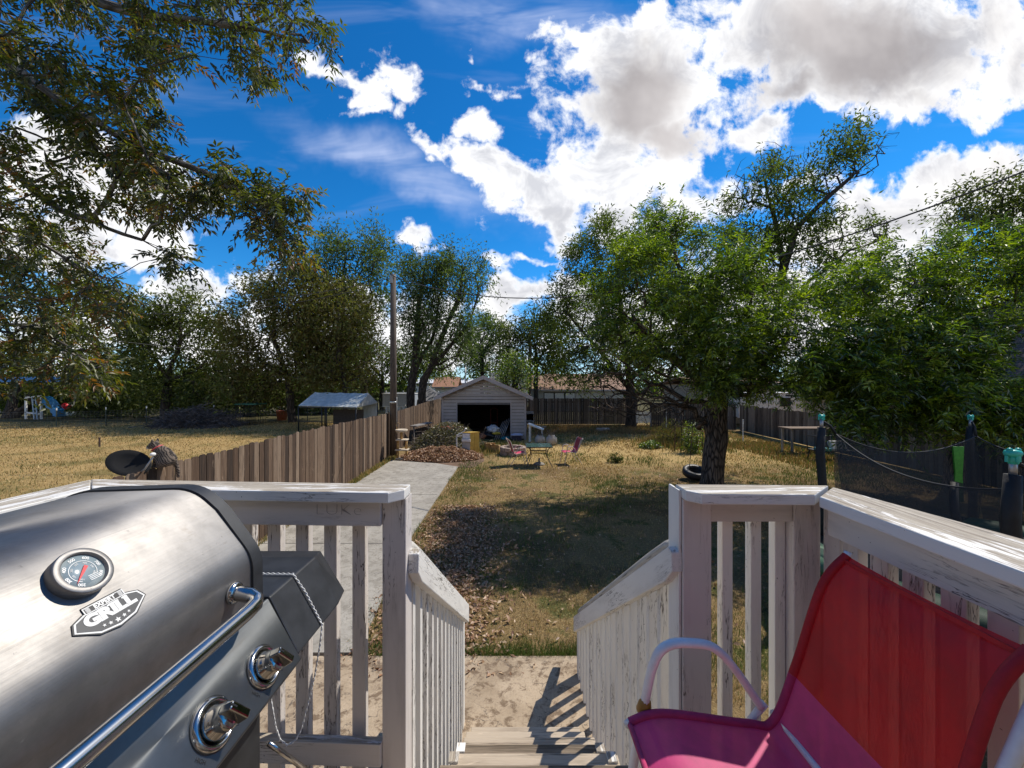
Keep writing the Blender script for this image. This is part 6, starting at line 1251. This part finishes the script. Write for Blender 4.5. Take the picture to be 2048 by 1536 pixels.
# ---------------------------------------------------------------- satellite dish and cat
dc = Vector((P(258, 930, 4.95))); t = thing('satellite_dish', 'dark satellite dish mounted beside the fence near the cat', 'satellite dish', (dc.x, dc.y, 0)); ax = Vector((-.46, .30, .84)).normalized(); Md = frame_from(ax); Md = Matrix((Md.col[1], Md.col[2], Md.col[0])).transposed()
ax = Vector((.30, -.74, .62)).normalized()
mb = MB(); mb.lathe([(.005, .0), (.10, .006), (.18, .02), (.27, .045), (.275, .05), (.268, .056), (.18, .034), (.10, .020), (.005, .014)], dc+Vector((0, .02, 0)), Matrix((Vector((.93, .0, -.36)), Vector((.25, -.72, .64)).normalized().cross(Vector((.93, 0, -.36))).normalized(), Vector((.25, -.72, .64)).normalized())).transposed(), 40, sx=1.0, sy=.62)
mb.build('reflector', plain('dish_shaded', (.004, .004, .005), .9), t)  # near-black colour carries the shade on the back-lit dish
mb = MB(); mb.tube([dc+Vector((.03, .1, -.03)), (dc.x+.02, dc.y+.12, 1.2), (dc.x+.02, dc.y+.12, 0)], .024, 8); mb.build('mast', M['greymetal'], t)
mb = MB(); mb.tube([dc+Vector((.1, -.02, -.14)), dc+Vector((.3, -.10, -.03)), dc+Vector((.40, -.10, .12))], .011, 6); mb.build('feed_arm', M['greymetal'], t)
mb = MB(); mb.ell(dc+Vector((.40, -.10, .155)), (.028, .034, .024)); mb.build('feed_horn', M['white'], t)
def catm(q):
    o = q('ShaderNodeTexCoord').outputs['Object']; s = q('ShaderNodeSeparateXYZ', {0: o})
    wv_ = q('ShaderNodeTexWave', {'Vector': q.map(o, (1, 1, 1), rot=(0, R(35), 0)), 'Scale': 14.0, 'Distortion': 6.0, 'Detail': 3, 'Detail Scale': 1.6}).outputs[0]; nz = q.noise(o, 90, 4, .7).outputs[0]
    c = q.mix(q.sm(q.m('ADD', wv_, q.m('MULTIPLY', nz, .4)), .35, .85), (.018, .014, .012), (.17, .13, .10)); c = q.mix(q.m('MULTIPLY', q.sm(nz, .5, .8), .3), c, (.35, .29, .23))
    return {'Base Color': c, 'Roughness': .9, 'Normal': q.bump(nz, .6, .006)}
cat0 = P(322, 936, 5.12); fx = cat0.x; 
mbd = bpy.data.metaballs.new('catmeta'); mbd.resolution = .011; mbd.render_resolution = .011; mbd.threshold = .45
def el(x, y, z, r, sx=1, sy=1, sz=1, rot=None):
    e = mbd.elements.new(type='ELLIPSOID'); e.co = (x, y, z); e.radius = r; e.size_x, e.size_y, e.size_z = sx, sy, sz; e.radius = r
    if rot: e.rotation = Quaternion(rot[0], rot[1])
# seated cat facing -X (left in the picture), origin between the paws
YA = (0, 1, 0)
el(.085, 0, .105, .165, 1.0, .82, .85); el(.06, 0, .17, .14, .9, .8, .95); el(.02, 0, .21, .13, .9, .78, .95, (YA, -.5)); el(-.02, 0, .20, .12, .8, .8, 1.0); el(-.03, 0, .26, .095, .9, .85, .85)
el(-.085, 0, .302, .092, 1.02, .92, .86); el(-.135, 0, .282, .055, 1.1, .85, .72)
for s in (-1, 1):
    el(-.072, s*.043, .366, .036, .5, .6, 1.2); el(-.075, s*.040, .348, .042, .6, .75, .8)
    el(-.035, s*.04, .13, .06, .75, .75, 2.0, (YA, .1)); el(-.05, s*.04, .05, .05, .75, .75, 1.6); el(-.068, s*.04, .018, .046, 1.3, .85, .6)
    el(.065, s*.065, .075, .11, 1.1, .6, .9); el(.0, s*.068, .022, .05, 1.6, .8, .6)
for k in range(9): a = k/8; el(.12+.02*math.sin(a*2.4), .08+.03*a, .04-.19*a, .042*(1-.25*a))
mo = bpy.data.objects.new('cm', mbd); C.objects.link(mo); dg = bpy.context.evaluated_depsgraph_get(); dg.update(); cme = bpy.data.meshes.new_from_object(mo.evaluated_get(dg)); bpy.data.objects.remove(mo)
print('CAT verts', len(cme.vertices))
cme.name = 'cat'; cme.materials.clear(); cme.polygons.foreach_set('use_smooth', [True]*len(cme.polygons))
fz = 1.905
t = link('tabby_cat', cme, mat('tabby_fur', catm)); t.location = (fx, 5.12, fz); t.rotation_euler = (0, 0, R(6)); t.scale = (1, 1, .98)
tag(t, 'striped brown tabby cat with a red collar sitting on top of the fence', 'cat')
mb = MB(); mb.tube([(-.045+.058*math.cos(a)*.9, .058*math.sin(a), .262+.036*math.cos(a)) for a in np.linspace(0, 2*math.pi, 21)], .009, 8, False); MB.build(mb, 'collar', plain('red_collar', (.6, .08, .08), .6), None, origin=(0, 0, 0)).parent = t
ey = plain('cat_eye', (.25, .3, .06), .1); no = plain('cat_nose', (.25, .10, .09), .5); muz = plain('cat_muzzle', (.55, .50, .44), .9)
mb = MB(); mb.ell((-.146, 0, .268), (.026, .028, .02)); MB.build(mb, 'muzzle', muz, None, origin=(0, 0, 0)).parent = t
mb = MB(); mb.ell((-.171, 0, .277), (.007, .008, .006)); MB.build(mb, 'nose', no, None, origin=(0, 0, 0)).parent = t
for s in (-1, 1): mb = MB(); mb.ell((-.137, s*.027, .305), (.009, .009, .009)); MB.build(mb, 'eye', ey, None, origin=(0, 0, 0)).parent = t

# ---------------------------------------------------------------- the house the deck belongs to, behind the camera
t = thing('house', 'pale sided house wall that the deck is attached to', 'house', (0, -2.0, 0)); mb = MB()
mb.bx(-6, 6, -2.3, -2.0, 0, 4.6); mb.build('wall', plain('pale_siding', (.50, .46, .42), .8), t)
mb = MB(); mb.bx(-6.4, 6.4, -2.6, -1.4, 4.62, 4.74); mb.build('eave', M['white'], t)
mb = MB(); mb.bx(-.45, .45, -1.99, -1.95, DZ0, DZ0+2.05); mb.build('door', plain('door_paint', (.20, .09, .06), .5), t)
